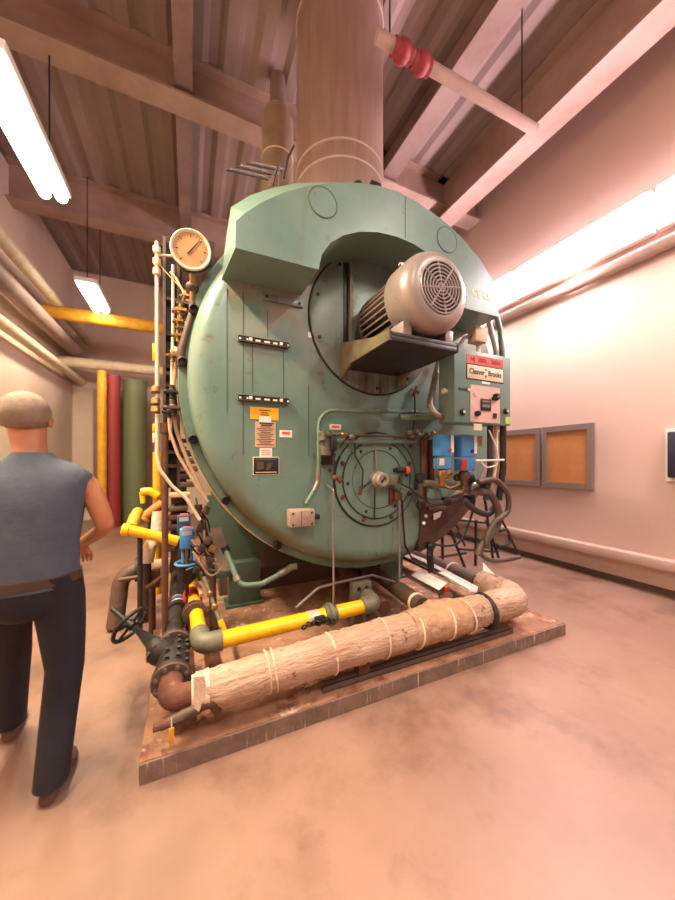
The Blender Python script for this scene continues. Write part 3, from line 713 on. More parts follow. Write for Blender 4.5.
# blue actuated valves on the left
def actuator(label, u, v, Y, w, h, mat, group):
    c = at(u, v, Y=Y); t = thing('valve_actuator', label, 'actuator', (c.x, Y, c.z - h), group)
    ob('cover', MB().b2((c.x-w/2, Y-w/2, c.z-h*.5), (c.x+w/2, Y+w/2, c.z+h*.5), .012), mat, t)
    ob('cap', MB().b2((c.x-w*.3, Y-w*.3, c.z+h*.5), (c.x+w*.3, Y+w*.3, c.z+h*.56), .006), 'red_bright', t)
    ob('label_plate', MB().b2((c.x-w*.35, Y-w/2-.002, c.z+h*.2), (c.x+w*.35, Y-w/2, c.z+h*.42)), 'foil', t)
    return t, c
t, c = actuator('blue valve actuator low on the left, the front one of two above a black valve', 187, 538, 1.15, .105, .16, 'blue', 'blue actuators on the left')
ob('yoke', MB().cyl((c.x-.03, 1.15, c.z-.07), (c.x-.03, 1.15, c.z-.2), .012, seg=8), 'blue', t); ob('yoke', MB().cyl((c.x+.035, 1.15, c.z-.07), (c.x+.035, 1.15, c.z-.2), .012, seg=8), 'blue', t)
ob('spindle', MB().cyl((c.x, 1.15, c.z-.07), (c.x, 1.15, c.z-.2), .016, seg=10), 'brass', t)
ob('valve_body', MB().lathe([(.085, 0), (.085, -.02), (.075, -.03), (.075, -.12), (.05, -.15), (.014, -.17), (.014, -(c.z-.2-.1))], (c.x, 1.15, c.z-.2), (0,0,1), 24), 'black', t)
ob('blue_ring', MB().torus((c.x, 1.15, c.z-.2), (0,0,1), .085, .01, 24, 8), 'blue', t)
t, c2_ = actuator('blue valve actuator low on the left, partly hidden behind the front one', 184, 524, 1.4, .105, .16, 'blue_dark', 'blue actuators on the left')
ob('valve_body', MB().cyl((c2_.x, 1.4, .1), (c2_.x, 1.4, c2_.z-.07), .05, seg=16), 'iron', t)

# ---- tangle of cables left front
t = thing('cable_tangle', 'tangle of thin pale cables and tubes beside the blue actuators', 'cables', at(205, 560, Y=.9))
random.seed(11)
for (u0, v0, u1, v1, u2, v2, mt) in ((190,500,198,516,206,505,'cream'), (196,498,200,520,194,540,'fit_grey'), (192,540,205,560,222,565,'paper_tan'), (193,545,203,549,209,560,'hose_brown'), (197,512,203,526,211,540,'brown_pipe'), (198,556,205,553,214,566,'rust'), (190,560,199,565,207,580,'iron'), (204,530,206,550,216,560,'cream'), (193,552,210,575,224,566,'paper_tan'), (196,530,204,545,212,560,'iron'), (198,515,203,535,200,565,'galv'), (186,570,196,568,203,582,'fit_grey'), (190,545,200,555,212,552,'iron'), (194,560,204,568,224,572,'teal_trim'), (204,520,207,540,214,556,'brown_pipe'), (195,505,207,520,210,532,'rubber')):
    ob('cable', MB().tube(spline([at(u0,v0,Y=.95), at(u1,v1,Y=.98), at(u2,v2,Y=1.0)]), .007, 7, 0), mt, t)
for (u, v, mt) in ((202,548,'iron'), (208,540,'brown_pipe'), (197,570,'iron'), (212,548,'brass'), (200,528,'iron'), (206,510,'brown_pipe'), (210,560,'iron')):
    c = at(u, v, Y=.95); ob('fitting', MB().box(c, (.05,.06,.06), Matrix.Rotation(.5, 3, 'Y'), .01), mt, t)
t = thing('brown_hose', 'brown vertical pipe stub with couplings between cables and boiler shell', 'pipe', at(207, 570, Y=1.1))
ob('pipe', MB().tube([at(198,505,Y=1.1), at(206,540,Y=1.1), at(212,575,Y=1.1), V((at(214,590,Y=1.1).x,1.1,.1))], .03, 10, .1), 'brown_pipe', t)
ob('coupling', MB().cyl(at(206,538,Y=1.1), at(208,550,Y=1.1), .045, seg=12), 'iron', t)
# small tube from tangle down to yellow pipe
t = thing('brass_drip_leg', 'slim slanting tube with yellow tip ending behind the yellow front pipe', 'pipe', at(221, 628, Y=.62))
ob('tube', MB().tube([at(204,577,Y=.8), at(214,605,Y=.7), at(222,628,Y=.6)], .014, 10, .05), 'fit_grey', t)
for k in (.35, .6): ob('coupling', MB().sph(at(204,577,Y=.8).lerp(at(222,628,Y=.6), k), .022, (1,1,1.3), 12), 'brass', t)
ob('tip', MB().cyl(at(220,620,Y=.62), at(224,630,Y=.6), .02, seg=10), 'yellow', t)
# green hose loop
t = thing('green_conduit', 'pale green curved conduit looping under the left of the boiler front', 'conduit', at(245, 588, Y=.85))
ob('pipe', MB().tube([at(225,548,Y=1.0), at(240,586,Y=.85), at(262,584,Y=.85), at(289,569,Y=.84)], .021, 12, .09), 'teal_trim', t)
for a, b in ((at(236,576,Y=.89), at(238,581,Y=.87)), (at(280,574,Y=.845), at(287,570,Y=.845))): ob('coupling', MB().cyl(a, b, .03, seg=14), 'galv', t)
ob('elbow', MB().tube([at(286,571,Y=.84), at(291,567,Y=.83), at(297,566,Y=.82)], .028, 12, .03), 'fit_grey', t)
ob('end', MB().cyl(at(224,546,Y=1.0), at(227,552,Y=1.0), .032, seg=14), 'iron', t)
tag(ob('cross_brace', MB().b2((at(193,580,Y=1.5).x, 1.5, at(205,577,Y=1.5).z-.03), (.6, 1.53, at(205,577,Y=1.5).z+.03), .004), 'teal_dark'), 'short teal bar reaching left from the boiler support leg', 'brace')

# ------------------------------------------------------------------ black pipe, gate valve, elbow, lagged pipe
AX, AZ = .125, .30
t = thing('black_pipe', 'dark iron pipe running back along the plinth behind the gate valve', 'pipe', (AX, 1.2, .1))
ob('pipe', MB().cyl((AX, .66, AZ), (AX-.03, 2.1, AZ), .056, seg=22), 'iron', t)
ob('blue_label', MB().lathe([(.063, 0), (.064, .001), (.064, .1), (.063, .101)], (AX, 1.26, AZ), (0,1,0), 22), 'foil', t)
ob('blue_patch', MB().lathe([(.0645, 0), (.0652, .001), (.0652, .06), (.0645, .061)], (AX, 1.28, AZ), (0,1,0), 22), 'blue_dark', t)
ob('collar', MB().cyl((AX, 1.16, AZ), (AX, 1.22, AZ), .075, seg=20), 'iron', t)
ob('stand', MB().b2((AX-.03, 1.6, .1), (AX+.03, 1.66, AZ)), 'rust', t)
gv = thing('gate_valve', 'black iron gate valve with handwheel at the front left corner of the plinth', 'valve', (AX, .45, .1))
ob('body', MB().lathe([(.06, 0), (.062, .05), (.08, .10), (.092, .19), (.08, .28), (.062, .33), (.06, .38)], (AX, .26, AZ), (0,1,0), 28), 'iron', gv)
for y, mt in ((.24, 'brown_pipe'), (.61, 'brown_pipe')):
    f = ob('flange', MB().lathe([(.05, 0), (.098, 0), (.101, .005), (.101, .022), (.098, .027), (.05, .027)], (AX, y, AZ), (0,1,0), 36), mt, gv)
    bolts(f, [q_ + V((0, 0, 0)) for q_ in circ((AX, y, AZ), .080, 8, 'Y', PI/8)], (0,-1,0), .010, .014, 'steel' if y < .4 else 'iron')
    g2 = ob('flange', MB().lathe([(.05, 0), (.098, 0), (.101, .005), (.101, .02), (.05, .024)], (AX, y+.031, AZ), (0,1,0), 36), 'iron', gv)
# bonnet leans out to the left
w = at(130, 624, Y=.66); bd_ = (w - V((AX, .45, AZ))).normalized()
o = V((AX, .45, AZ))
bn = ob('bonnet', MB().lathe([(.07, .05), (.082, .09), (.082, .118), (.062, .122), (.058, .15), (.04, .18)], o, bd_, 24), 'iron', gv)
bx_, by_, _ = basis(bd_)
for k, yy in enumerate((.34, .42, .50, .56)):
    bolts(gv, [V((AX, yy, AZ)) + V((.088*math.cos(a), 0, .088*math.sin(a))) for a in (.5, 1.2, 1.9)], (0,-.2,1), .012, .018, 'iron')
bolts(bn, [o + bd_*.118 + bx_*(.070*math.cos(k*PI/4)) + by_*(.070*math.sin(k*PI/4)) for k in range(8)], bd_, .013, .02, 'steel')
L_ = (w - o).length
ob('yoke', MB().lathe([(.05, .12), (.042, .18), (.022, L_*.75), (.016, L_*1.0)], o, bd_, 6), 'black', gv)
ob('stem', MB().cyl(o + bd_*.16, o + bd_*(L_+.16), .016, seg=12), 'black', gv)
wc = o + bd_*(L_*.98)
hwm = ob('handwheel', MB().torus(wc, bd_, .112, .0125, 40, 10), 'black', gv)
for k in range(4):
    a = k*PI/2 + .4; d = bx_*math.cos(a) + by_*math.sin(a); ob('spoke', MB().tube([wc, wc + d*.11], .009, 8), 'black', hwm)
ob('hub', MB().cyl(wc - bd_*.02, wc + bd_*.02, .03, seg=14), 'black', hwm)

IY, IZ, IR = .12, .30, .112
t = thing('lagged_pipe', 'thick pipe in torn tan lagging along the plinth front and right edge', 'pipe', (1.5, IY, .1))
ob('rusty_elbow', MB().tube([(AX, .245, AZ), (AX, IY-.01, IZ-.01), (.36, IY, IZ-.02)], .062, 22, .12), 'rust', t)
random.seed(5)
RX = 2.80
ob('lagging', MB().tube([(.25, IY, IZ-.02), (1.1, IY, IZ+.01), (2.62, IY+.02, IZ+.025)], IR, 30, .1, .03, .06, rad=lambda k: .096 + .020*min(1, k*2.2)), 'insul', t)
ob('lagging_cuff', MB().tube([(.225, IY, IZ-.02), (.31, IY, IZ-.02)], IR, 22, 0, .02, .06, rad=lambda k: .085 + .02*k), 'insul_white', t)
ob('lagging_patch', MB().tube([(1.62, IY+.012, IZ+.018), (2.12, IY+.016, IZ+.02)], IR+.012, 28, 0, .03, .03), 'insul_patch', t)
ob('lagging_elbow', MB().tube([(2.5, IY+.02, IZ+.02), (RX, IY+.03, IZ+.02), (RX+.01, .55, IZ+.02)], IR+.008, 26, .2, .03, .025), 'insul', t)
ob('lagging', MB().tube([(RX+.01, .6, IZ), (RX+.03, 2.6, IZ)], IR*.86, 24, .1, .05, .02), 'brown_pipe', t)
for x, r, mt in ((.62, .006, 'insul_white'), (.66, .006, 'insul_white'), (1.02, .007, 'cream'), (1.4, .006, 'insul_white'), (1.66, .007, 'cream'), (1.95, .008, 'insul_white'), (2.14, .008, 'insul_white'), (2.36, .02, 'iron')):
    ob('tie_band', MB().torus((x, IY+.008, IZ + min(.012, .02*x-.02)), (1, random.uniform(-.08,.08), random.uniform(-.1,.1)), (.098 + .02*min(1, (x-.25)/1.08)) + .004, r, 32, 6), mt, t)
ob('tie_band', MB().torus((RX+.02, .95, IZ), (0,1,0), IR*.9, .012, 28, 6), 'insul_white', t)
ob('torn_flap', MB().prism([at(193,677,Y=.01), at(204,676,Y=.01), at(207,690,Y=.0), at(203,700,Y=.0), at(199,712,Y=.0), at(194,708,Y=.0)], (0, .015, 0)), 'insul_white', t)
ob('lagging_rag', MB().tube([(1.75, .19, .39), (1.9, .22, .41), (2.1, .19, .40)], .035, 10, .05, .03, .3), 'insul_patch', t)
ob('white_rag', MB().prism([at(484,588,Y=.62), at(503,560+24,Y=.62), at(495,577,Y=.7), at(483,563,Y=.66)], (.01, .02, .01)), 'white', t)
ob('stand', MB().b2((1.2, IY-.04, .1), (1.28, IY+.04, IZ-.1)), 'rust', t)
ob('stand', MB().b2((RX-.03, 1.9, .1), (RX+.05, 2.0, IZ-.08)), 'rust', t)
# drain below
t = thing('drain_tee', 'small rusty drain pipe with hanging yellow tag at the front left corner', 'pipe', at(185, 715, Y=.06))
a, b = at(212, 703, Y=.02), at(160, 728, Y=.02)
ob('pipe', MB().tube([(at(218,690,Y=.05).x, .06, .19), V((a.x, .03, a.z)), V((b.x, .03, b.z))], .022, 12, .04), 'rust', t)
ob('lagging', MB().tube([a.lerp(b, .25) + V((0,.01,0)), a.lerp(b, .85) + V((0,.01,0))], .025, 12, 0, .02, .08), 'brown_pipe', t)
ob('end_plug', MB().cyl(b + V((0,.01,0)), b + V((-.03,.01,0)), .018, seg=8), 'rust', t)
c = at(171.5, 728, Y=.0); ob('tag_wire', MB().cyl(c, c + V((0,.01,.04)), .003, seg=6), 'cream', t)
ob('tag', MB().b2((c.x-.012, c.y-.004, max(c.z-.075, .104)), (c.x+.012, c.y+.004, c.z), .002), 'yellow_dull', t)
# steel channel
t = thing('steel_channel', 'straight grey steel channel lying on the plinth under the lagged pipe', 'steel bar', (1.8, .07, .1))
m = MB(); m.b2((.95, .075, .1), (2.62, .085, .14)); m.b2((.95, .075, .132), (2.62, .13, .14)); m.b2((.95, .075, .1), (2.62, .13, .106)); ob('channel', m, 'channel_grey', t)

# ------------------------------------------------------------------ yellow front gas pipe
GZ, GR = .368, .052
t = thing('yellow_gas_pipe', 'bright yellow gas pipe with grey elbow lying in front of the boiler', 'pipe', (.9, .46, .1))
gx0, gy0 = .285, .44
ob('front_pipe', MB().cyl((gx0+.09, gy0, GZ), (1.13, gy0+.035, GZ), GR, seg=24), 'yellow', t)
ob('front_pipe', MB().cyl((1.21, gy0+.04, GZ), (1.47, gy0+.05, GZ), GR, seg=24), 'yellow', t)
ob('side_pipe', MB().cyl((gx0-.008, gy0+.1, GZ), (gx0-.05, 1.5, GZ+.02), GR*.93, seg=24), 'yellow', t)
m = MB(); m.tube([(gx0+.12, gy0, GZ), (gx0, gy0, GZ), (gx0-.01, gy0+.14, GZ)], GR+.010, 22, .08); ob('elbow', m, 'fit_grey', t)
m = MB(); m.lathe([(GR+.006, 0), (GR+.014, .004), (GR+.014, .03), (GR+.03, .034), (GR+.03, .06), (GR+.012, .064), (GR+.012, .09), (GR+.004, .094)], (1.12, gy0+.036, GZ), (1,.04,0), 24); ob('union', m, 'fit_grey', t)
m = MB(); m.tube([(1.44, gy0+.05, GZ), (1.56, gy0+.055, GZ), (1.58, gy0+.2, GZ)], GR+.014, 22, .07); ob('end_elbow', m, 'fit_grey', t)
ob('sticker', MB().lathe([(GR+.001, 0), (GR+.002, .001), (GR+.002, .08), (GR+.001, .081)], (.99, gy0+.03, GZ), (1,.04,0), 24), 'foil', t)
ob('rusty_union', MB().lathe([(GR, 0), (GR+.03, .005), (GR+.03, .03), (GR+.012, .036), (GR+.012, .055), (GR+.028, .06), (GR+.028, .08), (GR, .085)], (gx0-.033, .86, GZ+.008), (-.06,1,.02), 28), 'brown_pipe', t)
vb = ob('shutoff_valve', MB().lathe([(.055, 0), (.066, .02), (.066, .12), (.055, .14)], (gx0-.048, 1.14, GZ+.014), (-.06,1,.02), 20), 'red', t, label='red shut-off valve')
ob('lever', MB().tube([(gx0-.04, 1.30, GZ+.10), (gx0-.01, 1.18, GZ+.12), (gx0+.02, 1.06, GZ+.07)], .016, 8, .03), 'paper_tan', vb)
ob('red_clip', MB().b2((gx0-.005, 1.12, GZ-.02), (gx0+.025, 1.3, GZ+.07), .006), 'red', vb)
ob('yellow_tee', MB().tube([(gx0-.09, 1.48, GZ+.06), (gx0-.05, 1.5, GZ+.07), (gx0-.05, 1.52, GZ-.02)], .055, 14, .04), 'yellow', t)
ob('stand', MB().b2((gx0-.05, 1.02, .1), (gx0, 1.08, GZ-.03)), 'rust', t)
ob('stand', MB().b2((1.52, gy0+.1, .1), (1.6, gy0+.16, GZ-.05)), 'rust', t)
# chain / pressure switch under union
t = thing('pipe_clamp', 'dark clamp and chain hanging under the grey coupling of the yellow pipe', 'clamp', at(322, 620, Y=.45))
c = at(318, 622, Y=.40)
for k in range(7): ob('link', MB().torus(c + V((-.1+.035*k, .01*(k % 2), -.015 + .008*(k % 3))), (k % 2, 1, .4), .018, .006, 14, 6), 'black', t)
ob('jaw', MB().b2((c.x-.02, .41, c.z-.03), (c.x+.06, .45, c.z+.03), .006), 'iron', t)
tag(ob('timber_block', MB().b2((.98, .30, .1), (1.42, .42, .17), .006), 'wood'), 'flat timber block on the plinth between yellow pipe and lagged pipe', 'timber')
t = thing('square_fitting', 'grey square pressure switch behind the end of the yellow pipe', 'fitting', at(362, 590, Y=.7))
a, b = at(352, 595, Y=.7), at(371, 580, Y=.7)
ob('case', MB().b2((a.x, .68, .1), (b.x, .76, b.z), .012), 'fit_grey', t)
for k in (.3, .7): ob('face_disc', MB().cyl((a.x+(b.x-a.x)*k, .675, (a.z+b.z)/2), (a.x+(b.x-a.x)*k, .69, (a.z+b.z)/2), .018, seg=14), 'black', t)
# rusty branch pipe running back under the boiler
t = thing('rusty_branch_pipe', 'rusty brown pipe running from under the boiler to the lagged pipe', 'pipe', (1.98, .9, .1))
ob('pipe', MB().tube([(1.93, .36, .33), (2.05, 1.7, .33)], .07, 18, .05, .1, .02), 'brown_pipe', t)
ob('white_joint', MB().torus((1.938, .45, .33), (0.08,1,0), .068, .014, 24, 8), 'insul_white', t)
ob('stand', MB().b2((2.0, 1.5, .1), (2.08, 1.58, .28)), 'rust', t)
t = thing('rusty_branch_pipe', 'darker rusty pipe left of the other pipe under the boiler front', 'pipe', (1.75, .9, .1))
ob('pipe', MB().tube([(1.74, .62, .25), (1.84, 1.7, .25)], .06, 16, .05, .1, .02), 'rust', t)
ob('stand', MB().b2((1.79, 1.5, .1), (1.87, 1.58, .2)), 'rust', t)
tag(ob('copper_tube', MB().tube([at(296,608,Y=.62), at(318,588,Y=.68), at(335,583,Y=.7), at(372,575,Y=.75), at(395,582,Y=.75)], .011, 8, .05), 'galv'), 'thin grey bent tube crossing under the boiler front', 'tube')
# sheets lying on the right
t = thing('metal_sheet', 'crumpled white foil sheet lying on the pipes at right', 'sheet', at(429, 580, Z=.40))
ob('sheet', MB().prism([at(411,575.5,Z=.40), at(420,570.5,Z=.41), at(434,578,Z=.405), at(447,583.5,Z=.415), at(439,590.5,Z=.40), at(425,583,Z=.395)], (0,0,.006)), 'white', t)
t = thing('metal_sheet', 'long narrow bright sheet strip lying behind the crumpled foil sheet', 'sheet', at(440, 570, Z=.40))
ob('sheet', MB().prism([at(403,556,Z=.40), at(408,553,Z=.41), at(424,559,Z=.405), at(447,571,Z=.41), at(478,587.5,Z=.41), at(477,592.5,Z=.40), at(468,592,Z=.39), at(440,576,Z=.40)], (0,0,.006)), 'foil', t)
ob('fold', MB().prism([at(406,556.5,Z=.42), at(446,573.5,Z=.42), at(470,587,Z=.42), at(470,589,Z=.42), at(446,576,Z=.42)], (0,0,-.012)), 'white', t)
tag(ob('dark_pipe', MB().tube([at(412,558,Y=.8), at(440,572,Y=.75), at(447,575,Y=.75)], .014, 8), 'iron'), 'thin dark bar lying across the foil sheets at right', 'bar')
t = thing('red_valve', 'small red-brown valve on the plinth behind the lagged pipe at right', 'valve', at(447, 600, Y=.5))
c = at(446, 597, Y=.45); ob('body', MB().sph(c, .05, (1.4,1,1), 14), 'rust', t); ob('handle', MB().cyl(c+V((0,0,.04)), c+V((0,0,.09)), .02, seg=10), 'red', t)
ob('stand', MB().cyl((c.x, .45, .1), c, .03, seg=10), 'rust', t)
ob('black_cover', MB().b2((c.x-.3, .42, .1), (c.x+.05, .52, .26), .03), 'black', t)

# ------------------------------------------------------------------ control panel
PX0, PX1, PZ0, PZ1, PY = 2.07, 2.685, 1.81, 2.378, .15
cp = thing('control_panel', 'teal boiler control cabinet with red sticker and pink switch plate', 'control panel', ((PX0+PX1)/2, .25, PZ0))
ob('case', MB().b2((PX0, PY+.02, PZ0), (PX1, .33, PZ1), .008), 'teal_panel', cp)
dr = ob('door', MB().b2((PX0-.004, PY, PZ0-.004), (PX1+.004, PY+.022, PZ1+.004), .006), 'teal_panel', cp)
for x in (2.22, 2.52): ob('support_arm', MB().b2((x, .33, 1.9), (x+.08, .86, 1.96), .004), 'teal_dark', cp)
def pp_(u, v): return at(u, v, Y=PY)
def pbox(name, u0, v0, u1, v1, mat, parent, th=.004, label=None, bev=0, y=PY):
    a, b = pp_(u0, v0), pp_(u1, v1)
    zc0, zc1 = a.z, b.z
    return ob(name, MB().b2((a.x, y-th, zc1), (b.x, y+.001, zc0), bev), mat, parent, label=label), a, b
X_ = lambda f: PX0 + (PX1-PX0)*f
Z_ = lambda f: PZ1 - (PZ1-PZ0)*f
def pb(name, f0, g0, f1, g1, mat, parent, th=.004, bev=0, label=None):
    return ob(name, MB().b2((X_(f0), PY-th, Z_(g1)), (X_(f1), PY+.001, Z_(g0)), bev), mat, parent, label=label)
s = pb('red_sticker', .20, .055, .86, .175, 'red_bright', dr, .003, label='red registration sticker')
text('lettering', 'NJ  2001 - 500H', ((X_(.20)+X_(.86))/2, PY-.0035, Z_(.115)), .05, 'ink', s, .33, .0008, .001)
pb('white_strip', .38, .02, .74, .05, 'white', dr, .003)
s = pb('brand_plate', .20, .195, .85, .385, 'cream', dr, .006, .002, label='cream maker plate with dark border')
pb('plate_border', .19, .185, .86, .395, 'ink', dr, .004)
text('lettering', 'Cleaver', ((X_(.20)+X_(.85))/2-.098, PY-.0065, Z_(.285)), .062, 'ink', s, .165, .0008, .0014)
text('lettering', 'Brooks', ((X_(.20)+X_(.85))/2+.103, PY-.0065, Z_(.285)), .062, 'ink', s, .150, .0008, .0014)
cx_, cz_ = (X_(.20)+X_(.85))/2, Z_(.285)
for dz in (.022, -.022):
    sg = 1 if dz > 0 else -1
    m = MB(); m.prism([(cx_-.012, PY-.0068, cz_+dz), (cx_, PY-.0068, cz_+dz+sg*.02), (cx_+.012, PY-.0068, cz_+dz), (cx_, PY-.0068, cz_+dz-sg*.006)], (0,.001,0)); ob('emblem', m, 'ink', s)
pb('white_strip', .46, .405, .61, .435, 'white', dr, .003)
sp_ = pb('switch_plate', .255, .47, .79, .985, 'paper_pink' if 'paper_pink' in MATS else 'motor_grey', dr, .005, label='pinkish metal switch plate')
M('plate_pink', (214,176,166), .5, .1, (204,164,152), 8); sp_.data.materials[0] = MATS['plate_pink']
pb('display', .43, .65, .615, .82, 'black', sp_, .012, .002)
pb('display_glass', .455, .675, .59, .70, 'frame_grey', sp_, .0135); pb('display_glass', .455, .73, .59, .77, 'frame_grey', sp_, .0135)
def knob(f, g, r, mat, parent, name='knob', d=.03):
    return ob(name, MB().lathe([(r, 0), (r, d*.6), (r*.7, d), (1e-4, d)], (X_(f), PY-.004, Z_(g)), (0,-1,0), 18), mat, parent)
knob(.70, .61, .03, 'black', sp_, 'selector_switch', .035); knob(.655, .635, .014, 'black', sp_, 'selector_switch', .03); knob(.36, .87, .022, 'black', sp_, 'selector_switch', .035)
ob('pointer', MB().box((X_(.70), PY-.04, Z_(.60)), (.012, .012, .05), Matrix.Rotation(.8, 3, 'Y')), 'galv', sp_)
pb('rocker_switch', .66, .845, .715, .915, 'black', sp_, .014)
knob(.34, .60, .022, 'plate_pink', sp_, 'round_seal', .006)
knob(.115, .865, .026, 'black', dr, 'push_button', .02); knob(.115, .865, .012, 'white', dr, 'push_button', .026)
knob(.90, .80, .024, 'black', dr, 'push_button', .02); knob(.90, .80, .011, 'white', dr, 'push_button', .026)
pb('name_tab', .06, .53, .20, .565, 'iron', dr, .004); knob(.225, .55, .012, 'white', dr, 'key_lock', .01)
pb('green_tag', .90, .88, .985, .98, 'green_tag', dr, .006, label='small yellow-green tag')
ob('side_knob', MB().lathe([(.016, 0), (.016, .02), (.022, .022), (.022, .035)], (PX0, .24, 2.06), (-1,0,0), 14), 'cream', cp)
pb('bottom_tab', .32, 1.01, .46, 1.10, 'cream', dr, .004)
# conduits to the panel
def conduit(name, label, pts, r, mat, bend=.1, rings=0, group=None, cat='conduit'):
    t = thing(name, label, cat, V(pts[-1]), group)
    P = fillet(pts, bend)
    m = MB()
    if rings:
        Q = []
        for a, b in zip(P, P[1:]):
            n_ = max(1, int((b-a).length/.01)); Q += [a.lerp(b, k/n_) for k in range(n_)]
        cnt = [0]
        n_tot = len(Q)
        m.tube(Q + [P[-1]], r, 10, 0, 0, 0, rad=lambda k: r*(1 + .1*(int(k*n_tot) % 2)))
    else: m.tube(pts, r, 10, bend)
    ob('hose', m, mat, t); return t
a = at(436, 330, Y=.5)
t = conduit('flexible_conduit', 'ribbed grey flexible conduit curving into the left side of the control cabinet', [at(442,352,Y=.5), at(436,375,Y=.42), at(430,405,Y=.34), at(436,415,Y=.3), at(444,416,Y=.28)], .027, 'galv', .08, 1)
ob('connector', MB().cyl(at(440,416,Y=.29), at(447,415.5,Y=.28), .036, seg=14), 'galv', t)
t = thing('junction_box', 'small pinkish junction box above the control cabinet beside the fan motor', 'junction box', at(478, 342, Y=.45))
a, b = at(474, 341, Y=.42), at(486, 329, Y=.42)
ob('case', MB().b2((a.x, .40, a.z), (b.x, .50, b.z), .006), 'paper_tan', t)
ob('post', MB().cyl((b.x-.05, .46, PZ1-.02), (b.x-.05, .46, a.z), .02, seg=10), 'cream', t)
ob('conduit', MB().tube([at(473,335,Y=.45), at(464,338,Y=.45), at(457,350,Y=.4)], .016, 8, .06), 'hose_brown', t)
# curved pipes right rim
for (k, (u0, u1, mt, lab)) in enumerate(((490, 499, 'galv', 'pale upright conduit on the right rim of the boiler above the control cabinet'), (499, 505, 'teal_dark', 'dark upright conduit outermost on the right rim of the boiler'))):
    tag(ob('rim_conduit', MB().tube([at(u0-4,312,Y=.75), at(u0+1,330,Y=.68), at(u1-3,350,Y=.62), at(u1-2,430,Y=.62)], .028, 10, .2), mt), lab, 'conduit')

# ------------------------------------------------------------------ conduit and junction box on the door
t = thing('door_conduit', 'painted conduit loop across the boiler door down to the small square box', 'conduit', at(305, 505, Y=.6))
ob('pipe', MB().tube([at(436,414,Y=.59), at(400,411.5,Y=.59), at(319,410.5,Y=.6), at(318.5,470,Y=.6), at(317,485,Y=.6), at(306,504,Y=.57)], .016, 12, .13), 'teal_trim', t)
ob('flex_sleeve', MB().tube([at(318.5,468,Y=.6), at(318,482,Y=.6), at(314,491,Y=.59)], .021, 12, .05), 'galv', t)
ob('clip', MB().box(at(317,454,Y=.62), (.07,.02,.012)), 'fit_grey', t)
ob('broad_pipe', MB().tube([at(400,417.5,Y=.59), at(437,417,Y=.5)], .03, 12), 'teal_trim', t)
t = thing('limit_switch_box', 'small pinkish square switch box at the lower left of the boiler door', 'junction box', at(305, 528, Y=.6))
a, b = at(290, 528, Y=.55), at(319, 508, Y=.55)
ob('case', MB().b2((a.x, .55, a.z), (b.x-.03, .648, b.z-.005), .01), 'box_grey', t)
ob('cover', MB().b2((a.x-.005, .54, a.z+.005), (b.x-.04, .552, b.z-.01), .004), 'box_grey', t)
ob('side_knob', MB().cyl((b.x-.03, .60, (a.z+b.z)/2), (b.x+.02, .60, (a.z+b.z)/2-.01), .02, seg=12), 'black', t)
ob('seam', MB().b2(((a.x+b.x)/2-.03, .538, a.z+.01), ((a.x+b.x)/2-.026, .54, b.z-.015)), 'ink', t)
bolts(t, [(a.x+.02, .54, a.z+.02), (a.x+.02, .54, b.z-.03), (b.x-.06, .54, a.z+.02), (b.x-.06, .54, b.z-.03)], (0,-1,0), .006, .006, 'iron', 'screw')
# pilot line header
t = thing('pilot_gas_line', 'thin rusty pipe header with valve cluster across the top of the burner door', 'pipe', at(330, 440, Y=.56))
ob('header', MB().cyl(at(331,434.5,Y=.56), at(416,436.5,Y=.56), .013, seg=12), 'brown_pipe', t)
ob('lower_bar', MB().cyl(at(335,441.5,Y=.60), at(416,441.5,Y=.60), .022, seg=12), 'teal_trim', t)
m = MB(); c = at(325, 434, Y=.56); m.cyl(c-V((.05,0,0)), c+V((.06,0,0)), .022, seg=12); m.cyl(c+V((-.02,0,-.05)), c+V((-.02,0,.02)), .03, seg=14); ob('tee', m, 'fit_grey', t)
m = MB(); c = at(333, 443, Y=.55); m.b2((c.x-.025, .52, c.z-.06), (c.x+.025, .58, c.z+.05), .008); m.cyl(c+V((0,0,.05)), c+V((-.03,0,.09)), .012, seg=8); ob('solenoid', m, 'black', t)
m = MB(); c = at(326.5, 445, Y=.6); m.lathe([(.02, 0), (.05, .01), (.055, .05), (.05, .13), (.03, .15)], c - V((.01,0,.09)), (0,0,1), 16); ob('regulator', m, 'fit_grey', t)
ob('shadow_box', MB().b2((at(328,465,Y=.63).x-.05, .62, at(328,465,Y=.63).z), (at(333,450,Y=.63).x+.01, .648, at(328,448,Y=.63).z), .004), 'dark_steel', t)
ob('drop_pipe', MB().tube([at(333.5,452,Y=.56), at(334,470,Y=.56), at(335,480,Y=.58)], .009, 8), 'iron', t)
for k, (u, v) in enumerate(((334,455), (334.3,463), (335,478), (340,480))): ob('coupling', MB().sph(at(u, v, Y=.57), .017 if k < 2 else .024, (1,1,1.1), 10), ('iron','rust')[k // 2], t)
ob('stay', MB().tube([at(340,448,Y=.58), at(346,438,Y=.58), at(356,436,Y=.58)], .007, 8), 'iron', t)
for (u, v, r, mt) in ((344,434.5,.02,'brass'), (352,437,.022,'fit_grey'), (410,432,.028,'fit_grey'), (413,436,.03,'brown_pipe'), (421,434,.026,'steel'), (427,436,.03,'brown_pipe'), (418,431,.02,'steel'), (433,434,.026,'brass')):
    ob('fitting', MB().sph(at(u, v, Y=.55), r, (1.3,1,1), 10), mt, t)
ob('riser', MB().tube([at(412,432,Y=.55), at(415,420,Y=.56), at(415,400,Y=.6), at(414,390,Y=.62)], .007, 8, .03), 'iron', t)
ob('star_valve', MB().box(at(415,391,Y=.62), (.09,.02,.016), Matrix.Rotation(.3,3,'Y')), 'rust', t)
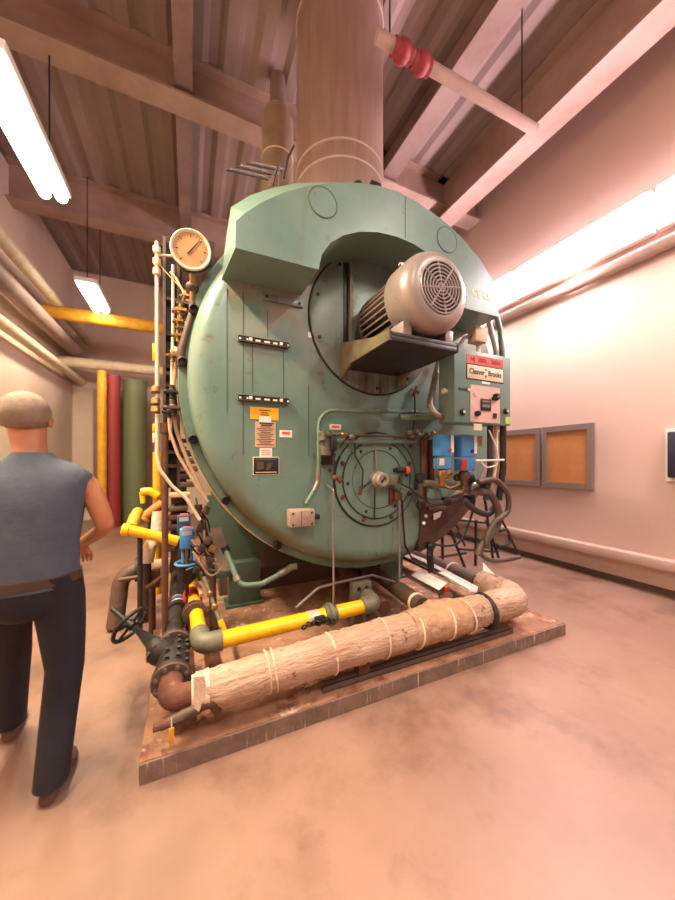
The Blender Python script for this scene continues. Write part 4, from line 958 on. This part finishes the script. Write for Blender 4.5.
ob('star_valve', MB().box(at(415,391,Y=.62), (.016,.02,.09), Matrix.Rotation(.3,3,'Y')), 'rust', t)
# hanging rods
for (u, v0, v1, Y, lab) in ((333.5, 490, 606, .46, 'thin upright rod from the burner door down to the yellow pipe'), (399.5, 502, 583, .56, 'thin upright rod hanging from the burner bracket, left of a twin cable')):
    a = at(u, v0, Y=Y); b = at(u, v1, Y=Y)
    tag(ob('hanging_rod', MB().tube([V((a.x, .6, a.z+.03)), V((a.x, Y, a.z)), V((a.x, Y, b.z))], .008, 8, .02), 'galv'), lab, 'rod')
tag(ob('hanging_cable', MB().tube([at(402,500,Y=.57), at(403,520,Y=.6), at(405,545,Y=.62), at(413,560,Y=.7), at(425,563,Y=.8)], .009, 8, .1), 'black'), 'thin black cable hanging from the burner bracket beside a rod', 'cable')

# ------------------------------------------------------------------ gas train on the right
t = thing('gas_train', 'brown gas piping assembly below the blue actuators right of the burner', 'pipes', at(440, 490, Y=.4))
def gt(name, pts, r, mat, bend=.05, parent=None): return ob(name, MB().tube(pts, r, 12, bend), mat, parent or t)
gt('post', [at(424,437,Y=.62), at(424,500,Y=.62)], .03, 'rust')
gt('post', [at(431,440,Y=.64), at(431,485,Y=.64)], .04, 'rust')
gt('post', [at(436,455,Y=.6), at(435,480,Y=.6)], .012, 'fit_grey')
gt('main_pipe', [at(424,483,Y=.5), at(445,485,Y=.45), at(466,489,Y=.42), at(474,488,Y=.4)], .03, 'fit_grey')
gt('main_pipe', [at(421,478,Y=.55), at(421,505,Y=.55), at(446,502,Y=.5), at(468,500,Y=.5)], .026, 'brown_pipe', .06)
gt('lower_pipe', [at(428,508,Y=.55), at(445,507,Y=.5)], .024, 'brown_pipe')
gt('yellow_wire', [at(442,484,Y=.40), at(450,488,Y=.38), at(460,484,Y=.38), at(466,490,Y=.37), at(456,491,Y=.38)], .006, 'yellow_dull', .03)
gt('linkage_rod', [at(394,480,Y=.56), at(408,487,Y=.5), at(430,504,Y=.46)], .010, 'iron', .05)
gt('linkage_rod', [at(394,482,Y=.58), at(404,489,Y=.57), at(420,492,Y=.56)], .007, 'teal_trim', .05)
for (u, v, r, mt, Y) in ((421,478,.045,'iron',.55), (447,475,.04,'brass',.45), (458,477,.035,'brown_pipe',.42), (468,478,.05,'iron',.4), (473,487,.045,'steel',.38), (446,501,.04,'iron',.5), (469,500,.05,'iron',.48), (421,505,.038,'iron',.55), (477,484,.06,'iron',.42)):
    c = at(u, v, Y=Y); ob('fitting', MB().lathe([(r*.6,-r), (r,-r*.7), (r,r*.7), (r*.6,r)], c, (1,-.2,.1), 14), mt, t)
ob('small_plate', MB().b2(at(428,498,Y=.5)-V((0,.01,0)), at(439,488,Y=.5)+V((0,.01,0)), .003), 'teal_panel', t)
m = MB(); tri = [at(430,505,Y=.6), at(470,498,Y=.55), at(474,490,Y=.55), at(455,490,Y=.6), at(430,495,Y=.65)]
ob('tank', MB().lathe([(.05, 0), (.11, .02), (.12, .2), (.1, .26), (.05, .3)], at(442,500,Y=.75), (1,-.1,.15), 20), 'fit_grey', t)
t = thing('gusset_bracket', 'rust-stained plate and curved edge strip on the lower right rim of the boiler door', 'bracket', at(430, 530, Y=.7))
q1, q2 = at(417, 541, Y=.645), at(474, 490, Y=.645)
a1, a2 = math.atan2(q1.z-BZ, q1.x-BX), math.atan2(q2.z-BZ, q2.x-BX)
arc = [V((BX + 1.502*math.cos(a1+(a2-a1)*k/14), .645, BZ + 1.502*math.sin(a1+(a2-a1)*k/14))) for k in range(15)]
arci = [V((BX + 1.40*math.cos(a1+(a2-a1)*k/14), .62, BZ + 1.40*math.sin(a1+(a2-a1)*k/14))) for k in range(15)]
ob('rim_angle', MB().prism(arc + arci[::-1], (0,.1,0)), 'brown_pipe', t)
ob('plate', MB().prism(arci[::-1] + [at(421,531,Y=.62), at(421,503,Y=.62), at(440,500,Y=.62)], (0,.02,0)), 'dark_rust', t)
for (u, v) in ((426, 516), (424, 523)): ob('white_spot', MB().cyl(at(u, v, Y=.625), at(u, v, Y=.61), .015, seg=12), 'white', t)
ob('white_tab', MB().prism([at(434,514,Y=.6), at(442,511,Y=.6), at(440,517,Y=.6), at(434,520,Y=.6)], (0,.01,0)), 'white', t)
# right actuators
def ract(label, u0, u1, v0, v1, v2, side):
    Y = .30
    a, b = at(u0, v1, Y=Y), at(u1, v0, Y=Y); z2 = at(u0, v2, Y=Y).z
    t = thing('gas_valve_actuator', label, 'actuator', ((a.x+b.x)/2, .35, z2), 'blue actuators on the right')
    ob('upper_housing', MB().b2((a.x, Y, a.z), (b.x, .40, b.z), .01), 'blue', t)
    ob('lower_housing', MB().b2((a.x+.008, Y+.01, z2), (b.x-.008, .40, a.z-.012), .008), 'blue', t)
    ob('side_label', MB().b2((b.x-.028, Y-.003, a.z+.03), (b.x+.003, Y+.02, b.z-.006)), 'white', t)
    if side == 'red': ob('red_label', MB().b2((a.x, Y, z2+.01), (a.x+.055, Y+.012, a.z-.02)), 'red', t)
    else: ob('cream_label', MB().b2((a.x, Y, z2+.03), (a.x+.04, Y+.012, a.z-.02)), 'cream', t)
    ob('indicator', MB().lathe([(.014, 0), (.014, .01), (1e-4, .01)], ((a.x+b.x)/2+.03, Y, a.z+.05), (0,-1,0), 14), 'black' if side == 'red' else 'red', t)
    m = MB(); m.lathe([(.03, 0), (.045, .02), (.045, .06), (.03, .09), (.025, .14)], ((a.x+b.x)/2, .36, z2), (0,0,-1), 16); ob('valve_neck', m, 'brass' if side != 'red' else 'brown_pipe', t)
    return t
ract('blue gas valve actuator with cream label, left one of the pair beneath the cabinet', 440.5, 453.5, 435, 456, 469, 'cream')
ract('blue gas valve actuator with red label, right one of the pair beneath the cabinet', 462, 476.5, 435, 457, 471, 'red')
tag(ob('paper_tag', MB().b2(at(477,446,Y=.35), at(482,436,Y=.355)+V((0,.004,0))), 'paper_tan'), 'small tan paper tag right of the blue actuators', 'tag')
for (pts, mt, lab) in (([(440,478),(436,468),(437,455)], 'fit_grey', 'thin grey wire loop under the left blue actuator'), ([(440,476),(447,482),(456,472)], 'fit_grey', 'grey cable looping under both blue actuators')):
    tag(ob('wire_loop', MB().tube([at(u, v, Y=.36) for u, v in pts], .009, 8, .08), mt), lab, 'cable')

# ---- conduits and hoses below the panel
for (u, v0, v1, r, mt, lab) in ((490, 424, 500, .03, 'rubber', 'dark conduit dropping below the control cabinet, left of three'), (496, 424, 486, .022, 'cream', 'pale thin conduit dropping below the control cabinet, middle of three'), (503, 424, 500, .034, 'dark_steel', 'thick dark conduit dropping below the control cabinet, right of three')):
    a = at(u, v0, Y=.26); b = at(u, v1, Y=.26)
    tag(ob('drop_conduit', MB().tube([a+V((0,0,.03)), a.lerp(b, .6), b + V((-.03, .02, 0))], r*.8, 12, .2), mt), lab, 'conduit', 'conduits below the control cabinet')
tag(ob('white_wire', MB().tube([at(489,430,Y=.22), at(497,448,Y=.22), at(499,465,Y=.22), at(486,468,Y=.22), at(480,460,Y=.24)], .006, 8, .06), 'white'), 'thin white wire looping below the control cabinet', 'wire')
tag(ob('white_rod', MB().cyl(at(476,460.5,Y=.24), at(504,460,Y=.2), .008, seg=8), 'white'), 'short white horizontal rod below the control cabinet', 'rod')
HS = (([(478,482),(495,480),(507,493),(508,510),(500,518),(494,523),(487,538),(488,548)], .03, 'hose_brown', .24, 'outermost brown hose loop hanging from the gas piping'),
      ([(480,492),(490,494),(498,510),(497,525),(490,535),(482,545),(478,555)], .04, 'hose_brown', .28, 'thick brown hose bending down inside the outer hose loop'),
      ([(464,500),(475,510),(488,514),(496,505)], .034, 'rubber', .34, 'dark grey hose sagging below the gas piping'),
      ([(479,545),(480,553),(490,560),(505,560),(519,557)], .026, 'hose_brown', .45, 'brown hose end running right along the bottom of the rack'),
      ([(500,517),(507,530),(514,545),(519,554)], .014, 'dark_steel', .4, 'thin dark rod slanting down at the far right of the hoses'),
      ([(500,531),(507,530),(510,540),(506,545),(498,546)], .018, 'black', .4, 'small black hose clip loop at right of the hoses'))
for pts, r, mt, Y, lab in HS:
    tag(ob('hose', MB().tube(spline([at(u, v, Y=Y) for u, v in pts]), r*.8, 12, 0), mt), lab, 'hose', 'hoses right of the boiler')
tag(ob('black_cable', MB().tube(spline([at(474,495,Y=.36), at(473,510,Y=.36), at(466,530,Y=.4), at(458,543,Y=.4), at(446,546,Y=.45), at(434,544,Y=.5)]), .010, 8, 0), 'black'), 'thin black cable sweeping down across the wire rack', 'cable')
t = thing('black_strap', 'black knotted strap hanging at the lower right of the boiler door', 'strap', at(430, 560, Y=.6))
ob('strap', MB().tube([at(431,543,Y=.6), at(430,555,Y=.6), at(431,572,Y=.6)], .03, 10, .05, .02, .2), 'black', t)
ob('knot', MB().sph(at(431,546,Y=.6), .045, (1,.8,.8), 12), 'black', t)
# A-frame rack
t = thing('wire_rack', 'black metal rack of slanting bars standing right of the boiler', 'rack', (3.95, 1.7, 0))
YR = 1.7
def bar(p, q, r=.016): ob('bar', MB().cyl(at(*p, Y=YR), at(*q, Y=YR), r, seg=8), 'black', t)
def leg(p, v1):
    a = at(p[0], p[1], Y=YR); b = at(v1[0], v1[1], Y=YR); b = a + (b-a)*(a.z/(a.z-b.z))
    ob('leg', MB().cyl(a, b, .02, seg=8), 'black', t)
for p_, q_ in (((442,505),(442.5,553)), ((447,521),(463,563)), ((476,520),(475.5,566)), ((485,500),(494,566)), ((486,520),(500,562))): leg(p_, q_)
for p_, q_ in (((450,519),(486,523)), ((451,534),(478,539)), ((434,558),(466,553)), ((458,549),(498,552)), ((452,519),(459,530)), ((458,532),(465,546))): bar(p_, q_)

# ------------------------------------------------------------------ person
def skin_obj(name, chains, mat, parent=None, sub=2):
    """chains: list of [(point, radius), ...]; a chain may start on a point already used"""
    vs, es, rs, idx = [], [], [], {}
    for ch in chains:
        prev = None
        for p, r in ch:
            k = tuple(round(c, 4) for c in p)
            if k not in idx: idx[k] = len(vs); vs.append(V(p)); rs.append(r)
            if prev is not None: es.append((prev, idx[k]))
            prev = idx[k]
    base = wl(parent)
    me = bpy.data.meshes.new(name); me.from_pydata([v - base for v in vs], es, [])
    o = bpy.data.objects.new(name, me); link(o, parent); WLOC[o.name] = base
    sk = o.modifiers.new('skin', 'SKIN'); sk.use_smooth_shade = True; sk.branch_smoothing = .3
    for i, d in enumerate(me.skin_vertices[0].data):
        r = rs[i]; d.radius = (r, r) if not isinstance(r, tuple) else r
        d.use_root = (i == 0)
    me.materials.append(MATS[mat])
    sb = o.modifiers.new('sub', 'SUBSURF'); sb.levels = sub; sb.render_levels = sub
    return o
PO = V((-.45, .20, 0))
def L(x, y, z): return PO + V((x - .12*y, y + .12*x, z))
per = thing('person', 'person seen from behind in blue-grey vest and dark navy trousers, walking away', 'person', PO)
pel, sp1, chest, nk, hd0, hd1 = L(0,0,.98), L(0,.01,1.14), L(0,.03,1.34), L(0,.03,1.49), L(-.02,.06,1.60), L(-.03,.08,1.70)
hipR, knR, anR, toR = L(.10,0,.92), L(.115,.05,.50), L(.09,-.10,.09), L(.12,.10,.035)
hipL, knL, anL, toL = L(-.10,0,.92), L(-.13,.28,.52), L(-.17,.42,.10), L(-.19,.63,.04)
shR, elR, wrR = L(.20,.02,1.42), L(.285,.0,1.17), L(.16,.22,1.06)
shL, elL, wrL = L(-.20,.02,1.42), L(-.29,-.04,1.16), L(-.26,.14,.98)
chains = [[(pel,.10),(sp1,.10),(chest,.125),(nk,.058),(hd0,.066),(hd1,.085),(L(-.03,.075,1.765),.06)],
    [(pel,.10),(hipR,.085),(knR,.055),(anR,.04)], [(pel,.10),(hipL,.085),(knL,.055),(anL,.04)],
    [(anR,.04),(toR,.032)], [(anL,.04),(toL,.032)],
    [(chest,.125),(shR,.06),(elR,.044),(wrR,.028)], [(chest,.125),(shL,.06),(elL,.044),(wrL,.028)]]
for s_, wr in ((1, wrR), (-1, wrL)):
    palm = wr + V((-.01*s_, .05, -.05)); chains.append([(wr,.028),(palm,.032)])
    for k in range(4):
        b = palm + V(((k-1.5)*.019, .03, -.02)); m1 = b + V((0, .02, -.035)); tip = m1 + V((0, -.006, -.026+.004*abs(k-1.5)))
        chains.append([(palm,.032),(b,.0095),(m1,.0085),(tip,.007)])
    chains.append([(palm,.032),(palm + V((-.034*s_, .02, .01)),.011),(palm + V((-.042*s_, .045, -.02)),.009)])
skin_obj('body', chains, 'skin', per)
m = MB()
hc = L(-.03,.07,1.70)
m.sph(hc + V((0,-.01,.03)), .103, (.92, 1.05, 1.0), 24)
bm = m.bm
bmesh.ops.delete(bm, geom=[v for v in bm.verts if v.co.z < hc.z - .045 or (v.co.y > hc.y + .045 and v.co.z < hc.z + .07)], context='VERTS')
ob('hair', m, 'hair', per)
for s_ in (-1, 1): ob('ear', MB().sph(hc + V((s_*.088, .005, -.005)), .03, (.35, .7, 1), 12), 'skin', per)
ob('nose', MB().tube([hc + V((0,.095,.02)), hc + V((0,.122,-.02)), hc + V((0,.09,-.03))], .014, 10, .01), 'skin', per)
for s_ in (-1, 1): ob('eye', MB().sph(hc + V((s_*.032, .088, .015)), .012, (1,.6,.8), 10), 'white', per)
ob('mouth', MB().sph(hc + V((0, .086, -.055)), .02, (1.1,.5,.35), 10), 'red', per)
# clothes: lofted vest, trousers
def sec(c, rx, ry): return [V((c.x + rx*math.cos(2*PI*k/28), c.y + ry*math.sin(2*PI*k/28), c.z)) for k in range(28)]
m = MB(); m.rings([sec(L(0,0,.93),.188,.135), sec(L(0,0,1.0),.182,.13), sec(L(0,.01,1.12),.18,.128), sec(L(0,.02,1.28),.20,.135), sec(L(0,.02,1.38),.222,.125), sec(L(0,.02,1.44),.232,.10), sec(L(0,.025,1.485),.175,.085), sec(L(0,.03,1.52),.09,.075), sec(L(0,.03,1.545),.07,.068)])
ob('vest', m, 'vest', per, 60)
m = MB()
for s_, h_, k_, a_ in ((1, hipR, knR, anR), (-1, hipL, knL, anL)):
    m.rings([sec(L(s_*.085,0,.98),.10,.128), sec(h_ + V((0,0,-.06)),.10,.11), sec(h_.lerp(k_,.5),.092,.098), sec(k_,.076,.082), sec(k_.lerp(a_,.5),.07,.075), sec(a_ + V((0,0,-.02)),.064,.07)])
m.rings([sec(L(0,0,.80),.10,.10), sec(L(0,0,.86),.175,.135), sec(L(0,0,.94),.18,.132), sec(L(0,0,.99),.176,.128)])
ob('trousers', m, 'trousers', per, 60)
m = MB(); m.rings([sec(L(0,0,.945),.19,.137), sec(L(0,0,.985),.19,.137)]); ob('belt', m, 'belt', per, 60)
for a_, t_ in ((anR, toR), (anL, toL)):
    d = (t_ - a_); d.z = 0; d.normalize()
    hl = V((a_.x, a_.y, 0)) - d*.05
    m = MB(); zz = a_.z - .09
    sx = V((d.y, -d.x, 0)); rs = []
    for k, (w_, h_) in enumerate(((.028,.06),(.042,.11),(.045,.12),(.046,.085),(.05,.065),(.045,.05),(.025,.035))):
        c = hl + d*(.29*k/6); rs.append([c + sx*(w_*math.cos(2*PI*q_/16)) + V((0,0,max(h_*(.5 + .5*math.sin(2*PI*q_/16)), .0) + max(zz,0))) for q_ in range(16)])
    m.rings(rs); ob('boot', m, 'boot', per, 60)

# ------------------------------------------------------------------ camera and view
cd = bpy.data.cameras.new('camera'); cam = bpy.data.objects.new('camera', cd); COL.objects.link(cam)
cam.location = CAM; cam.rotation_euler = (PI/2, 0, -YAW)
cd.sensor_fit = 'VERTICAL'; cd.sensor_height = 36; cd.sensor_width = 27; cd.lens = FPX/900*36; cd.shift_y = (CY-450)/900
cd.clip_start = .02
cd.dof.use_dof = True; cd.dof.focus_distance = 2.35; cd.dof.aperture_fstop = .8
SC.camera = cam
SC.view_settings.view_transform = 'Standard'; SC.view_settings.look = 'None'; SC.view_settings.gamma = 1; SC.view_settings.use_curve_mapping = False
SC.view_settings.exposure = 0.0
SC.cycles.use_denoising = True
SC.cycles.max_bounces = 8; SC.cycles.sample_clamp_indirect = 8
